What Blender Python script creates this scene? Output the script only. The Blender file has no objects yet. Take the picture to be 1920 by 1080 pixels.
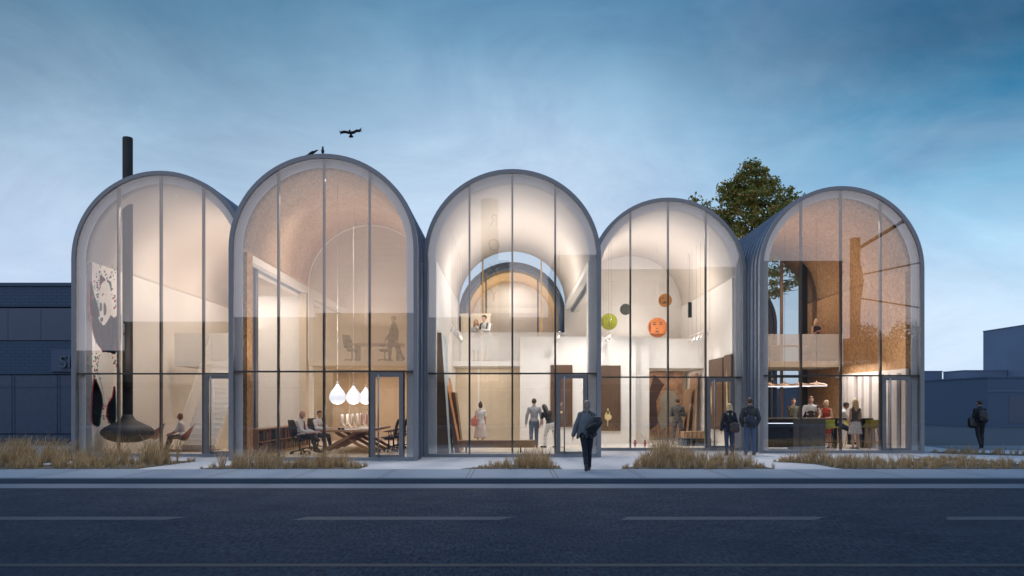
import bpy, bmesh, math, random
from mathutils import Vector, Matrix, Quaternion
from math import sin, cos, pi, sqrt, radians
random.seed(7)
S = bpy.context.scene
COL = S.collection
F = 1500.0; HZ = 757.0; EYE = 1.6
# ---------------------------------------------------------------- camera
cd = bpy.data.cameras.new('camera'); cam = bpy.data.objects.new('camera', cd); COL.objects.link(cam)
cam.location = (0, 0, EYE); cam.rotation_euler = (radians(90), 0, 0)
cd.sensor_width = 36; cd.lens = 36 * F / 1920; cd.shift_y = (HZ - 540) / 1920; cd.clip_start = .1; cd.clip_end = 3000
S.camera = cam
def at(px, py, Y): return Vector(((px - 960) * Y / F, Y, EYE + (HZ - py) * Y / F))
# ---------------------------------------------------------------- exposure
S.view_settings.view_transform = 'Standard'; S.view_settings.look = 'None'; S.view_settings.exposure = 0; S.view_settings.gamma = 1
S.cycles.use_denoising = True; S.cycles.transparent_max_bounces = 24; S.cycles.max_bounces = 9; S.cycles.diffuse_bounces = 5
S.cycles.glossy_bounces = 5; S.cycles.sample_clamp_indirect = 4; S.cycles.caustics_reflective = False; S.cycles.caustics_refractive = False
S.render.film_transparent = False
# ---------------------------------------------------------------- node helper
class NT:
    def __init__(s, tree): s.t = tree; s.n = tree.nodes; s.l = tree.links
    def node(s, typ, ins=None, **kw):
        n = s.n.new(typ)
        for k, v in kw.items(): setattr(n, k, v)
        for k, v in (ins or {}).items():
            if hasattr(v, 'is_linked') or hasattr(v, 'links'): s.l.new(v, n.inputs[k])
            else: n.inputs[k].default_value = v
        return n
    def math(s, op, a, b=0.0, clamp=False):
        return s.node('ShaderNodeMath', {0: a, 1: b}, operation=op, use_clamp=clamp).outputs[0]
    def ramp(s, fac, stops, interp='LINEAR'):
        n = s.node('ShaderNodeValToRGB', {0: fac}); r = n.color_ramp; r.interpolation = interp
        while len(r.elements) < len(stops): r.elements.new(.5)
        for e, (p, c) in zip(r.elements, stops):
            e.position = p; e.color = (c[0], c[1], c[2], 1) if len(c) > 2 else (c[0],) * 3 + (1,)
        return n.outputs[0]
    def mix(s, fac, a, b, blend='MIX'):
        n = s.node('ShaderNodeMix', data_type='RGBA', blend_type=blend)
        for i, v in ((0, fac), (6, a), (7, b)):
            if hasattr(v, 'links'): s.l.new(v, n.inputs[i])
            else: n.inputs[i].default_value = v if i == 0 else (v[0], v[1], v[2], 1)
        return n.outputs[2]
    def noise(s, vec, scale, detail=4, rough=.55, dist=0):
        return s.node('ShaderNodeTexNoise', {'Vector': vec, 'Scale': scale, 'Detail': detail, 'Roughness': rough, 'Distortion': dist}).outputs[0]
    def maprange(s, v, a, b, c, d):
        return s.node('ShaderNodeMapRange', {0: v, 1: a, 2: b, 3: c, 4: d}).outputs[0]
# ---------------------------------------------------------------- world: dusk sky
W = bpy.data.worlds.new('World'); S.world = W; W.use_nodes = True
N = NT(W.node_tree); N.n.clear()
tc = N.node('ShaderNodeTexCoord').outputs['Generated']
sep = N.node('ShaderNodeSeparateXYZ', {0: tc})
X, Yv, Z = sep.outputs
wob = N.noise(tc, 2.2, 5, .6)
z2 = N.math('ADD', Z, N.math('MULTIPLY', N.math('SUBTRACT', wob, .5), .10))
SKY_F = [(0, (.60, .75, .96)), (.16, (.55, .71, .94)), (.23, (.54, .71, .92)), (.29, (.46, .66, .88)), (.35, (.30, .51, .72)), (.41, (.15, .34, .53)), (.47, (.08, .23, .40)), (.55, (.10, .22, .44)), (.75, (.34, .58, .92)), (1, (.34, .58, .92))]
SKY_R = [(0, (.60, .76, .97)), (.10, (.57, .75, .95)), (.18, (.42, .67, .90)), (.25, (.18, .47, .73)), (.32, (.030, .25, .48)), (.38, (.008, .13, .28)), (.55, (.10, .22, .44)), (.75, (.34, .58, .92)), (1, (.34, .58, .92))]
SKY_B = [(0, (.82, .74, .78)), (.10, (.85, .77, .82)), (.25, (.76, .72, .80)), (.40, (.40, .55, .82)), (.6, (.34, .58, .92)), (1, (.34, .58, .92))]
cf = N.ramp(z2, SKY_F); cr = N.ramp(z2, SKY_R); cb = N.ramp(z2, SKY_B)
front = N.mix(N.maprange(X, .05, .5, 0, 1), cf, cr)
# soft pale patches of cloud low in the sky, greyer veils up on the left
mp = N.node('ShaderNodeMapping', {0: tc, 3: (1, 1, 1.9)}).outputs[0]
cl = N.ramp(N.noise(mp, 3.1, 7, .62, .4), [(.44, (0,)), (.72, (1,))])
clm = N.math('MULTIPLY', cl, N.maprange(Z, .02, .42, .60, .10))
front = N.mix(clm, front, (.74, .80, .93))
veil = N.math('MULTIPLY', N.ramp(N.noise(mp, 1.7, 6, .6), [(.42, (0,)), (.62, (1,))]), N.maprange(X, .0, -.5, .05, .42))
front = N.mix(N.math('MULTIPLY', veil, N.maprange(Z, .1, .3, 0, 1)), front, (.13, .24, .36))
glow = N.math('MULTIPLY', N.maprange(N.math('ABSOLUTE', X), 0, .42, 1, 0), N.maprange(N.math('ABSOLUTE', N.math('SUBTRACT', Z, .27)), 0, .2, .36, 0))
front = N.mix(glow, front, (.50, .64, .82))
mot = N.maprange(N.noise(N.node('ShaderNodeMapping', {0: tc, 2: (0, .3, 0), 3: (1, 1, 2.2)}).outputs[0], 3.4, 8, .66, .8), .3, .7, .86, 1.13)
front = N.mix(1.0, front, N.node('ShaderNodeCombineXYZ', {0: mot, 1: mot, 2: N.math('ADD', N.math('MULTIPLY', mot, .7), .3)}).outputs[0], 'MULTIPLY')
cdark = N.math('MULTIPLY', N.math('MULTIPLY', N.maprange(N.math('ABSOLUTE', X), .12, .52, 0, 1), N.maprange(Z, .18, .40, 0, 1)), .42)
front = N.mix(cdark, front, N.mix(N.maprange(X, -.2, .2, 0, 1), (.025, .07, .12), (.003, .06, .14)))
cloud_b = N.math('MULTIPLY', cl, .25)
back = N.mix(cloud_b, cb, (.62, .60, .66))
sky = N.mix(N.maprange(Yv, -.25, .25, 0, 1), back, front)
below = N.mix(N.maprange(Z, -.03, .0, 0, 1), (.05, .09, .17), sky)
bg = N.node('ShaderNodeBackground', {0: below, 1: 1.0})
N.l.new(bg.outputs[0], N.node('ShaderNodeOutputWorld').inputs[0])
# faint cool sun added behind the camera on the left to model the figures
sd = bpy.data.lights.new('sun', 'SUN'); sd.energy = .25; sd.angle = radians(20); sd.color = (.8, .88, 1)
sun = bpy.data.objects.new('sun', sd); COL.objects.link(sun); sun.rotation_euler = (radians(52), 0, radians(-35)); sun.location = (-20, -20, 30)
# ---------------------------------------------------------------- materials
MATS = {}
def mat(name, col, rough=.6, metal=0, var=.12, scale=4, bump=0, bscale=60, alpha=1, emit=None, coat=0, spec=.5, stretch=None):
    if name in MATS: return MATS[name]
    m = bpy.data.materials.new(name); m.use_nodes = True; N = NT(m.node_tree)
    b = N.n['Principled BSDF']; tc = N.node('ShaderNodeTexCoord').outputs['Object']
    if stretch: tc = N.node('ShaderNodeMapping', {0: tc, 3: stretch}).outputs[0]
    nz = N.noise(tc, scale, 5, .6)
    c = N.mix(N.maprange(nz, .25, .75, 0, 1), [x * (1 - var) for x in col], [min(1, x * (1 + var)) for x in col])
    N.l.new(c, b.inputs['Base Color']); b.inputs['Metallic'].default_value = metal
    N.l.new(N.maprange(nz, .3, .7, max(0, rough - .07), min(1, rough + .07)), b.inputs['Roughness'])
    b.inputs['Specular IOR Level'].default_value = spec
    if coat: b.inputs['Coat Weight'].default_value = coat
    if bump:
        bn = N.node('ShaderNodeBump', {'Height': N.noise(tc, bscale, 3), 'Strength': bump, 'Distance': .02})
        N.l.new(bn.outputs[0], b.inputs['Normal'])
    if emit: b.inputs['Emission Color'].default_value = (*emit[:3], 1); b.inputs['Emission Strength'].default_value = emit[3]
    MATS[name] = m; return m
def custom(name, fn):
    if name in MATS: return MATS[name]
    m = bpy.data.materials.new(name); m.use_nodes = True; N = NT(m.node_tree); N.b = N.n['Principled BSDF']
    N.tc = N.node('ShaderNodeTexCoord').outputs['Object']; N.out = N.n['Material Output']; fn(N); MATS[name] = m; return m
def m_glass(fac):
    def f(N):
        tr = N.node('ShaderNodeBsdfTransparent', {0: (.97, .975, .97, 1)}); gl = N.node('ShaderNodeBsdfGlossy', {0: (.93, .97, 1, 1), 1: .0})
        fr = N.math('ADD', fac, N.math('MULTIPLY', N.node('ShaderNodeLayerWeight', {0: .2}).outputs['Facing'], .25))
        mx = N.node('ShaderNodeMixShader', {0: fr, 1: tr.outputs[0], 2: gl.outputs[0]}); N.l.new(mx.outputs[0], N.out.inputs[0])
    return f
M_GLASS = custom('facade_glass', m_glass(.115)); M_GLASS2 = custom('clear_glass', m_glass(.03))
def osb(N):
    mp = N.node('ShaderNodeMapping', {0: N.tc, 3: (1, 1, 1)}).outputs[0]
    dist = N.node('ShaderNodeVectorMath', {0: mp, 1: N.node('ShaderNodeVectorMath', {0: N.node('ShaderNodeTexNoise', {'Vector': mp, 'Scale': 6.0}).outputs[1], 1: (.18, .18, .18)}, operation='MULTIPLY').outputs[0]}, operation='ADD').outputs[0]
    v = N.node('ShaderNodeTexVoronoi', {'Vector': N.node('ShaderNodeMapping', {0: dist, 3: (26, 26, 11)}).outputs[0], 'Scale': 1.0})
    g = N.node('ShaderNodeSeparateColor', {0: v.outputs['Color']}).outputs[0]
    c = N.ramp(g, [(0, (.27, .145, .065)), (.35, (.40, .235, .115)), (.7, (.48, .30, .155)), (1, (.57, .38, .21))])
    big = N.noise(mp, .9, 3)
    c = N.mix(N.maprange(big, .3, .7, 0, .35), c, (.36, .17, .06))
    N.l.new(c, N.b.inputs['Base Color']); N.b.inputs['Roughness'].default_value = .75
    bn = N.node('ShaderNodeBump', {'Height': g, 'Strength': .25, 'Distance': .01}); N.l.new(bn.outputs[0], N.b.inputs['Normal'])
M_OSB = custom('strand_board', osb)
def osb2(N):
    osb(N); r = [n for n in N.n if n.type == 'VALTORGB'][0].color_ramp
    for e, c in zip(r.elements, ((.40, .27, .17), (.50, .36, .25), (.56, .42, .30), (.62, .48, .35))): e.color = (*c, 1)
M_OSB2 = custom('pale_strand_board', osb2)
def mesh_screen(open_frac, col):
    def f(N):
        sc = N.node('ShaderNodeMapping', {0: N.tc, 3: (22, 22, 22)}).outputs[0]
        sx = N.node('ShaderNodeSeparateXYZ', {0: sc}); 
        a = N.math('SUBTRACT', N.math('FRACT', N.math('ADD', sx.outputs[0], N.math('MULTIPLY', N.math('FLOOR', sx.outputs[2]), .5))), .5)
        b = N.math('SUBTRACT', N.math('FRACT', sx.outputs[2]), .5)
        d = N.math('SQRT', N.math('ADD', N.math('MULTIPLY', a, a), N.math('MULTIPLY', b, b)))
        hole = N.math('LESS_THAN', d, open_frac)
        N.b.inputs['Base Color'].default_value = (*col, 1); N.b.inputs['Roughness'].default_value = .5
        tr = N.node('ShaderNodeBsdfTransparent')
        mx = N.node('ShaderNodeMixShader', {0: hole, 1: N.b.outputs[0], 2: tr.outputs[0]}); N.l.new(mx.outputs[0], N.out.inputs[0])
    return f
M_SCREEN = custom('perforated_screen', mesh_screen(.36, (.74, .66, .55)))
M_PERF = custom('perforated_white_metal', mesh_screen(.33, (.82, .80, .77)))
def metal_roof(N):
    nz = N.noise(N.tc, .6, 4); st = N.noise(N.node('ShaderNodeMapping', {0: N.tc, 3: (1, 5, .3)}).outputs[0], 1.0, 4)
    c = N.mix(N.math('MULTIPLY', nz, st), (.12, .165, .24), (.40, .45, .53))
    N.l.new(c, N.b.inputs['Base Color']); N.b.inputs['Metallic'].default_value = .55; N.l.new(N.maprange(st, .3, .7, .28, .45), N.b.inputs['Roughness'])
M_ROOF = custom('standing_seam_metal', metal_roof)
def asphalt(N):
    fine = N.noise(N.tc, 55, 3, .8); mid = N.noise(N.tc, 1.1, 6, .65); mp = N.node('ShaderNodeMapping', {0: N.tc, 2: (0, 0, .55), 3: (.5, 3.5, 1)}).outputs[0]
    worn = N.noise(mp, 1.6, 8, .75)
    gr = N.noise(N.node('ShaderNodeMapping', {0: N.tc, 2: (0, 0, .05), 3: (24, 6, 1)}).outputs[0], 1.0, 5, .85)
    c = N.mix(N.maprange(N.math('ADD', N.math('MULTIPLY', fine, .2), N.math('MULTIPLY', gr, .8)), .42, .60, 0, 1), (.005, .010, .019), (.046, .074, .118))
    c = N.mix(N.ramp(mid, [(.35, (0,)), (.7, (.55,))]), c, (.014, .024, .040))
    c = N.mix(N.ramp(worn, [(.60, (0,)), (.72, (.30,))]), c, (.07, .10, .145))
    pat = N.ramp(N.noise(N.tc, .28, 3, .5), [(.45, (0,)), (.55, (.3,))]); c = N.mix(pat, c, (.022, .036, .058))
    N.l.new(c, N.b.inputs['Base Color']); N.l.new(N.maprange(mid, .3, .7, .8, .95), N.b.inputs['Roughness']); N.b.inputs['Specular IOR Level'].default_value = .12
    bn = N.node('ShaderNodeBump', {'Height': N.math('ADD', N.math('MULTIPLY', fine, .4), gr), 'Strength': .8, 'Distance': .03}); N.l.new(bn.outputs[0], N.b.inputs['Normal'])
M_ROAD = custom('asphalt', asphalt)
def pavement(base, joint):
    def f(N):
        fine = N.noise(N.tc, 40, 4, .7); mid = N.noise(N.tc, .8, 6, .65)
        br = N.noise(N.node('ShaderNodeMapping', {0: N.tc, 2: (0, 0, .3), 3: (9, 1.2, 1)}).outputs[0], 6, 4)
        c = N.mix(N.maprange(N.math('ADD', N.math('MULTIPLY', fine, .4), N.math('ADD', N.math('MULTIPLY', mid, .4), N.math('MULTIPLY', br, .2))), .3, .7, 0, 1), [x * .78 for x in base], [x * 1.15 for x in base])
        c = N.mix(N.ramp(N.noise(N.tc, 2.3, 7, .75), [(.60, (0,)), (.72, (.45,))]), c, [x * .5 for x in base])
        if joint:
            sx = N.node('ShaderNodeSeparateXYZ', {0: N.tc}).outputs[0]
            u = N.math('MULTIPLY', N.math('ABSOLUTE', N.math('SUBTRACT', N.math('FRACT', N.math('MULTIPLY', sx, 1 / joint)), .5)), joint)
            g = N.math('MULTIPLY', N.math('LESS_THAN', N.math('ABSOLUTE', N.math('SUBTRACT', u, .045)), .014), .75)
            c = N.mix(g, c, [x * .25 for x in base])
        N.l.new(c, N.b.inputs['Base Color']); N.b.inputs['Roughness'].default_value = .8
        bn = N.node('ShaderNodeBump', {'Height': fine, 'Strength': .35, 'Distance': .01}); N.l.new(bn.outputs[0], N.b.inputs['Normal'])
    return f
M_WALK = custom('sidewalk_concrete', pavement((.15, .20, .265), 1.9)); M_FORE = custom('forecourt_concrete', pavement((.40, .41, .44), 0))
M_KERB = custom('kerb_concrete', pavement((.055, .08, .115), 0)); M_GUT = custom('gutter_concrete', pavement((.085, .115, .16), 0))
def brick(N):
    mp = N.node('ShaderNodeMapping', {0: N.tc, 1: (0, 0, 0), 2: (radians(90), 0, 0), 3: (1, 1, 1)}).outputs[0]
    sx = N.node('ShaderNodeSeparateXYZ', {0: N.tc}); v = N.node('ShaderNodeCombineXYZ', {0: sx.outputs[0], 1: sx.outputs[2], 2: 0.0}).outputs[0]
    b = N.node('ShaderNodeTexBrick', {'Vector': v, 'Color1': (.054, .088, .143, 1), 'Color2': (.060, .097, .155, 1), 'Mortar': (.044, .073, .120, 1), 'Scale': 1.0, 'Mortar Size': .035, 'Brick Width': .40, 'Row Height': .14})
    N.l.new(b.outputs[0], N.b.inputs['Base Color']); N.b.inputs['Roughness'].default_value = .85
M_BRICK = custom('painted_brick', brick)
def wood(c1, c2, sc=(1, 1, 1)):
    def f(N):
        mp = N.node('ShaderNodeMapping', {0: N.tc, 3: sc}).outputs[0]
        g = N.noise(mp, 6, 6, .6, 1.2); k = N.noise(mp, 40, 3)
        c = N.mix(N.maprange(N.math('ADD', N.math('MULTIPLY', g, .8), N.math('MULTIPLY', k, .2)), .3, .7, 0, 1), c1, c2)
        N.l.new(c, N.b.inputs['Base Color']); N.b.inputs['Roughness'].default_value = .45
    return f
M_WALNUT = custom('walnut', wood((.20, .11, .06), (.40, .25, .15), (.6, 6, 6))); M_OAK = custom('oak', wood((.34, .20, .10), (.52, .34, .19), (4, 4, .5)))
M_TABLE = custom('walnut_desk', wood((.24, .13, .065), (.42, .25, .13), (5, .6, 5)))
M_WHITE = mat('white_plaster', (.82, .795, .765), .7, var=.03, bump=.05, bscale=30)
M_VAULT = mat('peach_plaster', (.80, .73, .665), .75, var=.02); M_CREAM = mat('cream_plaster', (.74, .64, .50), .7, var=.05); M_TAN = mat('tan_panelling', (.55, .42, .29), .6, var=.06)
M_FRAME = mat('anodised_frame', (.235, .24, .255), .45, .0, var=.08); M_MULL = mat('mullion_metal', (.105, .09, .08), .4, .2, var=.06)
M_DOORF = mat('door_frame_metal', (.19, .185, .185), .4, .1, var=.06)
def reveal(N):
    N.b.inputs['Base Color'].default_value = (.86, .85, .86, 1); N.b.inputs['Roughness'].default_value = .5
    nz = N.noise(N.tc, 2, 3); c = N.mix(nz, (.82, .80, .80), (.92, .90, .90)); N.l.new(c, N.b.inputs['Base Color'])
    tl = N.node('ShaderNodeBsdfTranslucent', {0: c}); mx = N.node('ShaderNodeMixShader', {0: .30, 1: N.b.outputs[0], 2: tl.outputs[0]}); N.l.new(mx.outputs[0], N.out.inputs[0])
M_REVEAL = custom('frosted_reveal', reveal); M_DARK = mat('black_steel', (.012, .013, .015), .35, .6)
M_FLOOR = mat('interior_floor', (.62, .56, .47), .35, var=.06, scale=2); M_BLACK = mat('black_plastic', (.015, .015, .017), .45)
M_CHROME = mat('brushed_metal', (.32, .32, .33), .4, .8, var=.02); M_SOIL = mat('bed_soil', (.07, .06, .045), .95, var=.4, scale=12, bump=.6, bscale=30)
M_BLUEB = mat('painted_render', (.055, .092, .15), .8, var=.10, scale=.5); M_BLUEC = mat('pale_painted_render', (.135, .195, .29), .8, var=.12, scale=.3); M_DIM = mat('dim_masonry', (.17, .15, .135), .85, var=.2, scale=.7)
M_GOLD = mat('golden_timber', (.62, .40, .16), .5, var=.15, scale=3)
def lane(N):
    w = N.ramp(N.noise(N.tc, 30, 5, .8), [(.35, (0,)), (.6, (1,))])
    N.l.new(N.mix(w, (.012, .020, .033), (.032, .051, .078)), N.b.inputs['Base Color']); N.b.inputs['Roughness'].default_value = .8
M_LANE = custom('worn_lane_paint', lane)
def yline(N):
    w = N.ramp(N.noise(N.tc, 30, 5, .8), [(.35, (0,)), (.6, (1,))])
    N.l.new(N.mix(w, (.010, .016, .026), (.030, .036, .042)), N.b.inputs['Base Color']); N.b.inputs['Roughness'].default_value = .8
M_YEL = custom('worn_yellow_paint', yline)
# ---------------------------------------------------------------- mesh builder
def basis(d, up=None):
    d = Vector(d).normalized(); u = Vector(up) if up else Vector((0, 0, 1))
    if abs(d.dot(u.normalized())) > .98: u = Vector((0, 1, 0))
    a = d.cross(u).normalized(); return a, d.cross(a).normalized(), d
def worg(o):
    v = Vector((0, 0, 0))
    while o: v += o.location; o = o.parent
    return v
class MB:
    def __init__(s): s.v = []; s.f = []; s.sm = []
    def add(s, vs, fs, smooth=False):
        k = len(s.v); s.v += [Vector(p) for p in vs]; s.f += [tuple(i + k for i in f) for f in fs]; s.sm += [smooth] * len(fs); return s
    def box(s, x0, x1, y0, y1, z0, z1):
        return s.add([(x0, y0, z0), (x1, y0, z0), (x1, y1, z0), (x0, y1, z0), (x0, y0, z1), (x1, y0, z1), (x1, y1, z1), (x0, y1, z1)],
                     [(3, 2, 1, 0), (4, 5, 6, 7), (0, 1, 5, 4), (1, 2, 6, 5), (2, 3, 7, 6), (3, 0, 4, 7)])
    def obox(s, p0, p1, w, h, up=None):
        a, b, d = basis(Vector(p1) - Vector(p0), up); vs = []
        for p in (Vector(p0), Vector(p1)):
            for i, j in ((-1, -1), (1, -1), (1, 1), (-1, 1)): vs.append(p + a * i * w / 2 + b * j * h / 2)
        return s.add(vs, [(3, 2, 1, 0), (4, 5, 6, 7), (0, 1, 5, 4), (1, 2, 6, 5), (2, 3, 7, 6), (3, 0, 4, 7)])
    def tube(s, pts, r, n=8, closed=False):
        pts = [Vector(p) for p in pts]; m = len(pts); rs = r if isinstance(r, (list, tuple)) else [r] * m
        k = len(s.v); prev = None
        for i, p in enumerate(pts):
            d = (pts[min(i + 1, m - 1)] - pts[max(i - 1, 0)]) if not closed else (pts[(i + 1) % m] - pts[i - 1])
            a, b, d = basis(d, prev)
            if prev is not None: a = (prev - d * prev.dot(d)).normalized(); b = d.cross(a)
            prev = a
            for j in range(n): t = 2 * pi * j / n; s.v.append(p + (a * cos(t) + b * sin(t)) * rs[i])
            
        prevfix = None
        for i in range(m if closed else m - 1):
            i2 = (i + 1) % m
            for j in range(n): s.f.append((k + i * n + j, k + i * n + (j + 1) % n, k + i2 * n + (j + 1) % n, k + i2 * n + j)); s.sm.append(True)
        if not closed:
            s.f.append(tuple(k + j for j in reversed(range(n)))); s.f.append(tuple(k + (m - 1) * n + j for j in range(n))); s.sm += [False, False]
        return s
    def lathe(s, c, prof, n=24, sx=1, sy=1):
        k = len(s.v); c = Vector(c); m = len(prof)
        for r, z in prof:
            for j in range(n): t = 2 * pi * j / n; s.v.append(c + Vector((r * sx * cos(t), r * sy * sin(t), z)))
        for i in range(m - 1):
            for j in range(n): s.f.append((k + i * n + j, k + i * n + (j + 1) % n, k + (i + 1) * n + (j + 1) % n, k + (i + 1) * n + j)); s.sm.append(True)
        s.f.append(tuple(k + j for j in reversed(range(n)))); s.f.append(tuple(k + (m - 1) * n + j for j in range(n))); s.sm += [False, False]
        return s
    def ell(s, c, r, n=14, m=8, R=None):
        if not hasattr(r, '__len__'): r = (r, r, r)
        vs = [Vector((0, 0, -r[2]))]
        for i in range(1, m):
            a = -pi / 2 + pi * i / m
            for j in range(n): t = 2 * pi * j / n; vs.append(Vector((r[0] * cos(a) * cos(t), r[1] * cos(a) * sin(t), r[2] * sin(a))))
        vs.append(Vector((0, 0, r[2]))); fs = []
        for j in range(n): fs.append((0, 1 + (j + 1) % n, 1 + j))
        for i in range(m - 2):
            for j in range(n): q = 1 + i * n; fs.append((q + j, q + (j + 1) % n, q + n + (j + 1) % n, q + n + j))
        q = 1 + (m - 2) * n
        for j in range(n): fs.append((q + j, q + (j + 1) % n, len(vs) - 1))
        if R is not None: vs = [R @ v for v in vs]
        return s.add([Vector(c) + v for v in vs], fs, True)
    def cap(s, p0, p1, r0, r1, n=12):
        p0 = Vector(p0); p1 = Vector(p1); d = p1 - p0; L = d.length
        if L < 1e-6: return s.ell(p0, r0)
        a, b, dd = basis(d); pts = []
        for i in range(4): t = -pi / 2 + pi / 2 * i / 4 + .06; pts.append((p0 + dd * r0 * sin(t), r0 * cos(t)))
        pts.append((p0, r0)); pts.append((p1, r1))
        for i in range(1, 5): t = pi / 2 * i / 4 - .06; pts.append((p1 + dd * r1 * sin(t), r1 * cos(t)))
        k = len(s.v)
        for p, r in pts:
            for j in range(n): t = 2 * pi * j / n; s.v.append(p + (a * cos(t) + b * sin(t)) * r)
        for i in range(len(pts) - 1):
            for j in range(n): s.f.append((k + i * n + j, k + (i + 1) * n + j, k + (i + 1) * n + (j + 1) % n, k + i * n + (j + 1) % n)); s.sm.append(True)
        s.f.append(tuple(k + j for j in range(n))); s.f.append(tuple(k + (len(pts) - 1) * n + j for j in reversed(range(n)))); s.sm += [True, True]
        return s
    def prism(s, poly, axis, t0, t1, smooth=False):
        # poly: list of 2-d points; axis 'y' -> (x,z), 'x' -> (y,z), 'z' -> (x,y)
        f = {'y': lambda a, b, t: (a, t, b), 'x': lambda a, b, t: (t, a, b), 'z': lambda a, b, t: (a, b, t)}[axis]
        n = len(poly); vs = [f(a, b, t0) for a, b in poly] + [f(a, b, t1) for a, b in poly]
        fs = [tuple(range(n)), tuple(range(2 * n - 1, n - 1, -1))] + [(i, i + n, (i + 1) % n + n, (i + 1) % n) for i in range(n)]
        return s.add(vs, fs, smooth)
    def arch(s, xc, ro, ri, zs, zlow, y0, y1, n=40, a0=0, a1=pi):
        # solid band between two arch lines, legs straight down to zlow
        def line(r):
            p = [(xc + r * cos(a0 + (a1 - a0) * i / n), zs + r * sin(a0 + (a1 - a0) * i / n)) for i in range(n + 1)]
            if zlow < zs: p = [(xc + r, zlow)] + p + [(xc - r, zlow)]
            return p
        o, i_ = line(ro), line(ri); m = len(o); k = len(s.v)
        for y in (y0, y1):
            for p in o: s.v.append(Vector((p[0], y, p[1])))
            for p in i_: s.v.append(Vector((p[0], y, p[1])))
        for j in range(m - 1):
            for f in ((k + j, k + j + 1, k + m + j + 1, k + m + j), (k + 2 * m + j, k + 3 * m + j, k + 3 * m + j + 1, k + 2 * m + j + 1),
                      (k + j, k + 2 * m + j, k + 2 * m + j + 1, k + j + 1), (k + m + j, k + m + j + 1, k + 3 * m + j + 1, k + 3 * m + j)):
                s.f.append(f); s.sm.append(False)
        for j in (0, m - 1): s.f.append((k + j, k + m + j, k + 3 * m + j, k + 2 * m + j)); s.sm.append(False)
        return s
    def build(s, name, material, parent=None, local=False, fix=True, shade=None):
        me = bpy.data.meshes.new(name); org = Vector((0, 0, 0)); loc = Vector((0, 0, 0))
        if not local:
            if parent: org = worg(parent)
            elif s.v:
                loc = Vector((sum(v.x for v in s.v) / len(s.v), sum(v.y for v in s.v) / len(s.v), min(v.z for v in s.v))); org = loc
        me.from_pydata([tuple(v - org) for v in s.v], [], s.f)
        me.polygons.foreach_set('use_smooth', s.sm if shade is None else [shade] * len(s.f))
        if fix:
            bm = bmesh.new(); bm.from_mesh(me); bmesh.ops.recalc_face_normals(bm, faces=bm.faces); bm.to_mesh(me); bm.free()
        me.materials.append(material); o = bpy.data.objects.new(name, me); COL.objects.link(o)
        if parent: o.parent = parent
        else: o.location = loc
        return o
def tag(o, label=None, cat=None, group=None, kind=None):
    if label: o['label'] = label
    if cat: o['category'] = cat
    if group: o['group'] = group
    if kind: o['kind'] = kind
    return o
def empty(name, loc, label=None, cat=None, group=None, rz=0, kind=None):
    o = bpy.data.objects.new(name, None); COL.objects.link(o); o.location = loc; o.rotation_euler = (0, 0, rz); o.empty_display_size = .2
    return tag(o, label, cat, group, kind)
def copy_tree(o, parent=None):
    c = o.copy(); COL.objects.link(c); c.parent = parent
    for ch in o.children: copy_tree(ch, c)
    return c
def rotg(bm_obj_mb, ang, c):
    R = Matrix.Rotation(ang, 3, 'Z'); c = Vector(c)
    bm_obj_mb.v = [R @ (v - c) + c for v in bm_obj_mb.v]; return bm_obj_mb
def textmesh(txt, size, depth, name, material, parent, loc, rot=(pi / 2, 0, 0), local=False):
    cu = bpy.data.curves.new('t', 'FONT'); cu.body = txt; cu.size = size; cu.extrude = depth; cu.align_x = 'CENTER'
    ob = bpy.data.objects.new('t', cu); COL.objects.link(ob); dg = bpy.context.evaluated_depsgraph_get()
    me = bpy.data.meshes.new_from_object(ob.evaluated_get(dg)); bpy.data.objects.remove(ob); bpy.data.curves.remove(cu)
    me.transform(Matrix.Translation(Vector(loc) - (worg(parent) if parent and not local else Vector((0, 0, 0)))) @ Matrix.Rotation(rot[2], 4, 'Z') @ Matrix.Rotation(rot[0], 4, 'X'))
    me.materials.clear(); me.materials.append(material); me.name = name
    o = bpy.data.objects.new(name, me); COL.objects.link(o); o.parent = parent; return o
# ================================================================ ground, road, pavements
RZ = -.115; YK = 17.14; YW = 19.55
def sheet(name, pts, m, kind='structure'):
    o = MB().add(pts, [tuple(range(len(pts)))]).build(name, m, fix=False); o['kind'] = kind; return o
MB().add([(-900, -600, RZ - .012), (900, -600, RZ - .012), (900, YW, RZ - .012), (-900, YW, RZ - .012), (-900, YW, -.012), (900, YW, -.012), (-900, 1500, -.012), (900, 1500, -.012)],
         [(0, 1, 2, 3), (3, 2, 5, 4), (4, 5, 7, 6)]).build('ground', mat('lot_asphalt', (.045, .055, .075), .85, var=.3, scale=.6, bump=.3), fix=False)['kind'] = 'structure'
sheet('road', [(-150, -6, RZ), (150, -6, RZ), (150, YK, RZ), (-150, YK, RZ)], M_ROAD)
MB().box(-150, 150, YK + .16, YW, RZ - .01, 0).build('sidewalk', M_WALK)['kind'] = 'structure'
kb = MB().box(-150, 150, YK, YK + .158, RZ - .01, -.002).build('kerb', M_KERB)
bv = kb.modifiers.new('b', 'BEVEL'); bv.width = .02; bv.segments = 3; kb['kind'] = 'structure'
sheet('gutter', [(-150, 16.2, RZ + .004), (150, 16.2, RZ + .004), (150, YK, RZ + .006), (-150, YK, RZ + .006)], M_GUT)
sheet('gutter_joint', [(-150, 16.16, RZ + .005), (150, 16.16, RZ + .005), (150, 16.2, RZ + .005), (-150, 16.2, RZ + .005)], mat('joint_dirt', (.02, .022, .028), .9))
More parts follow.
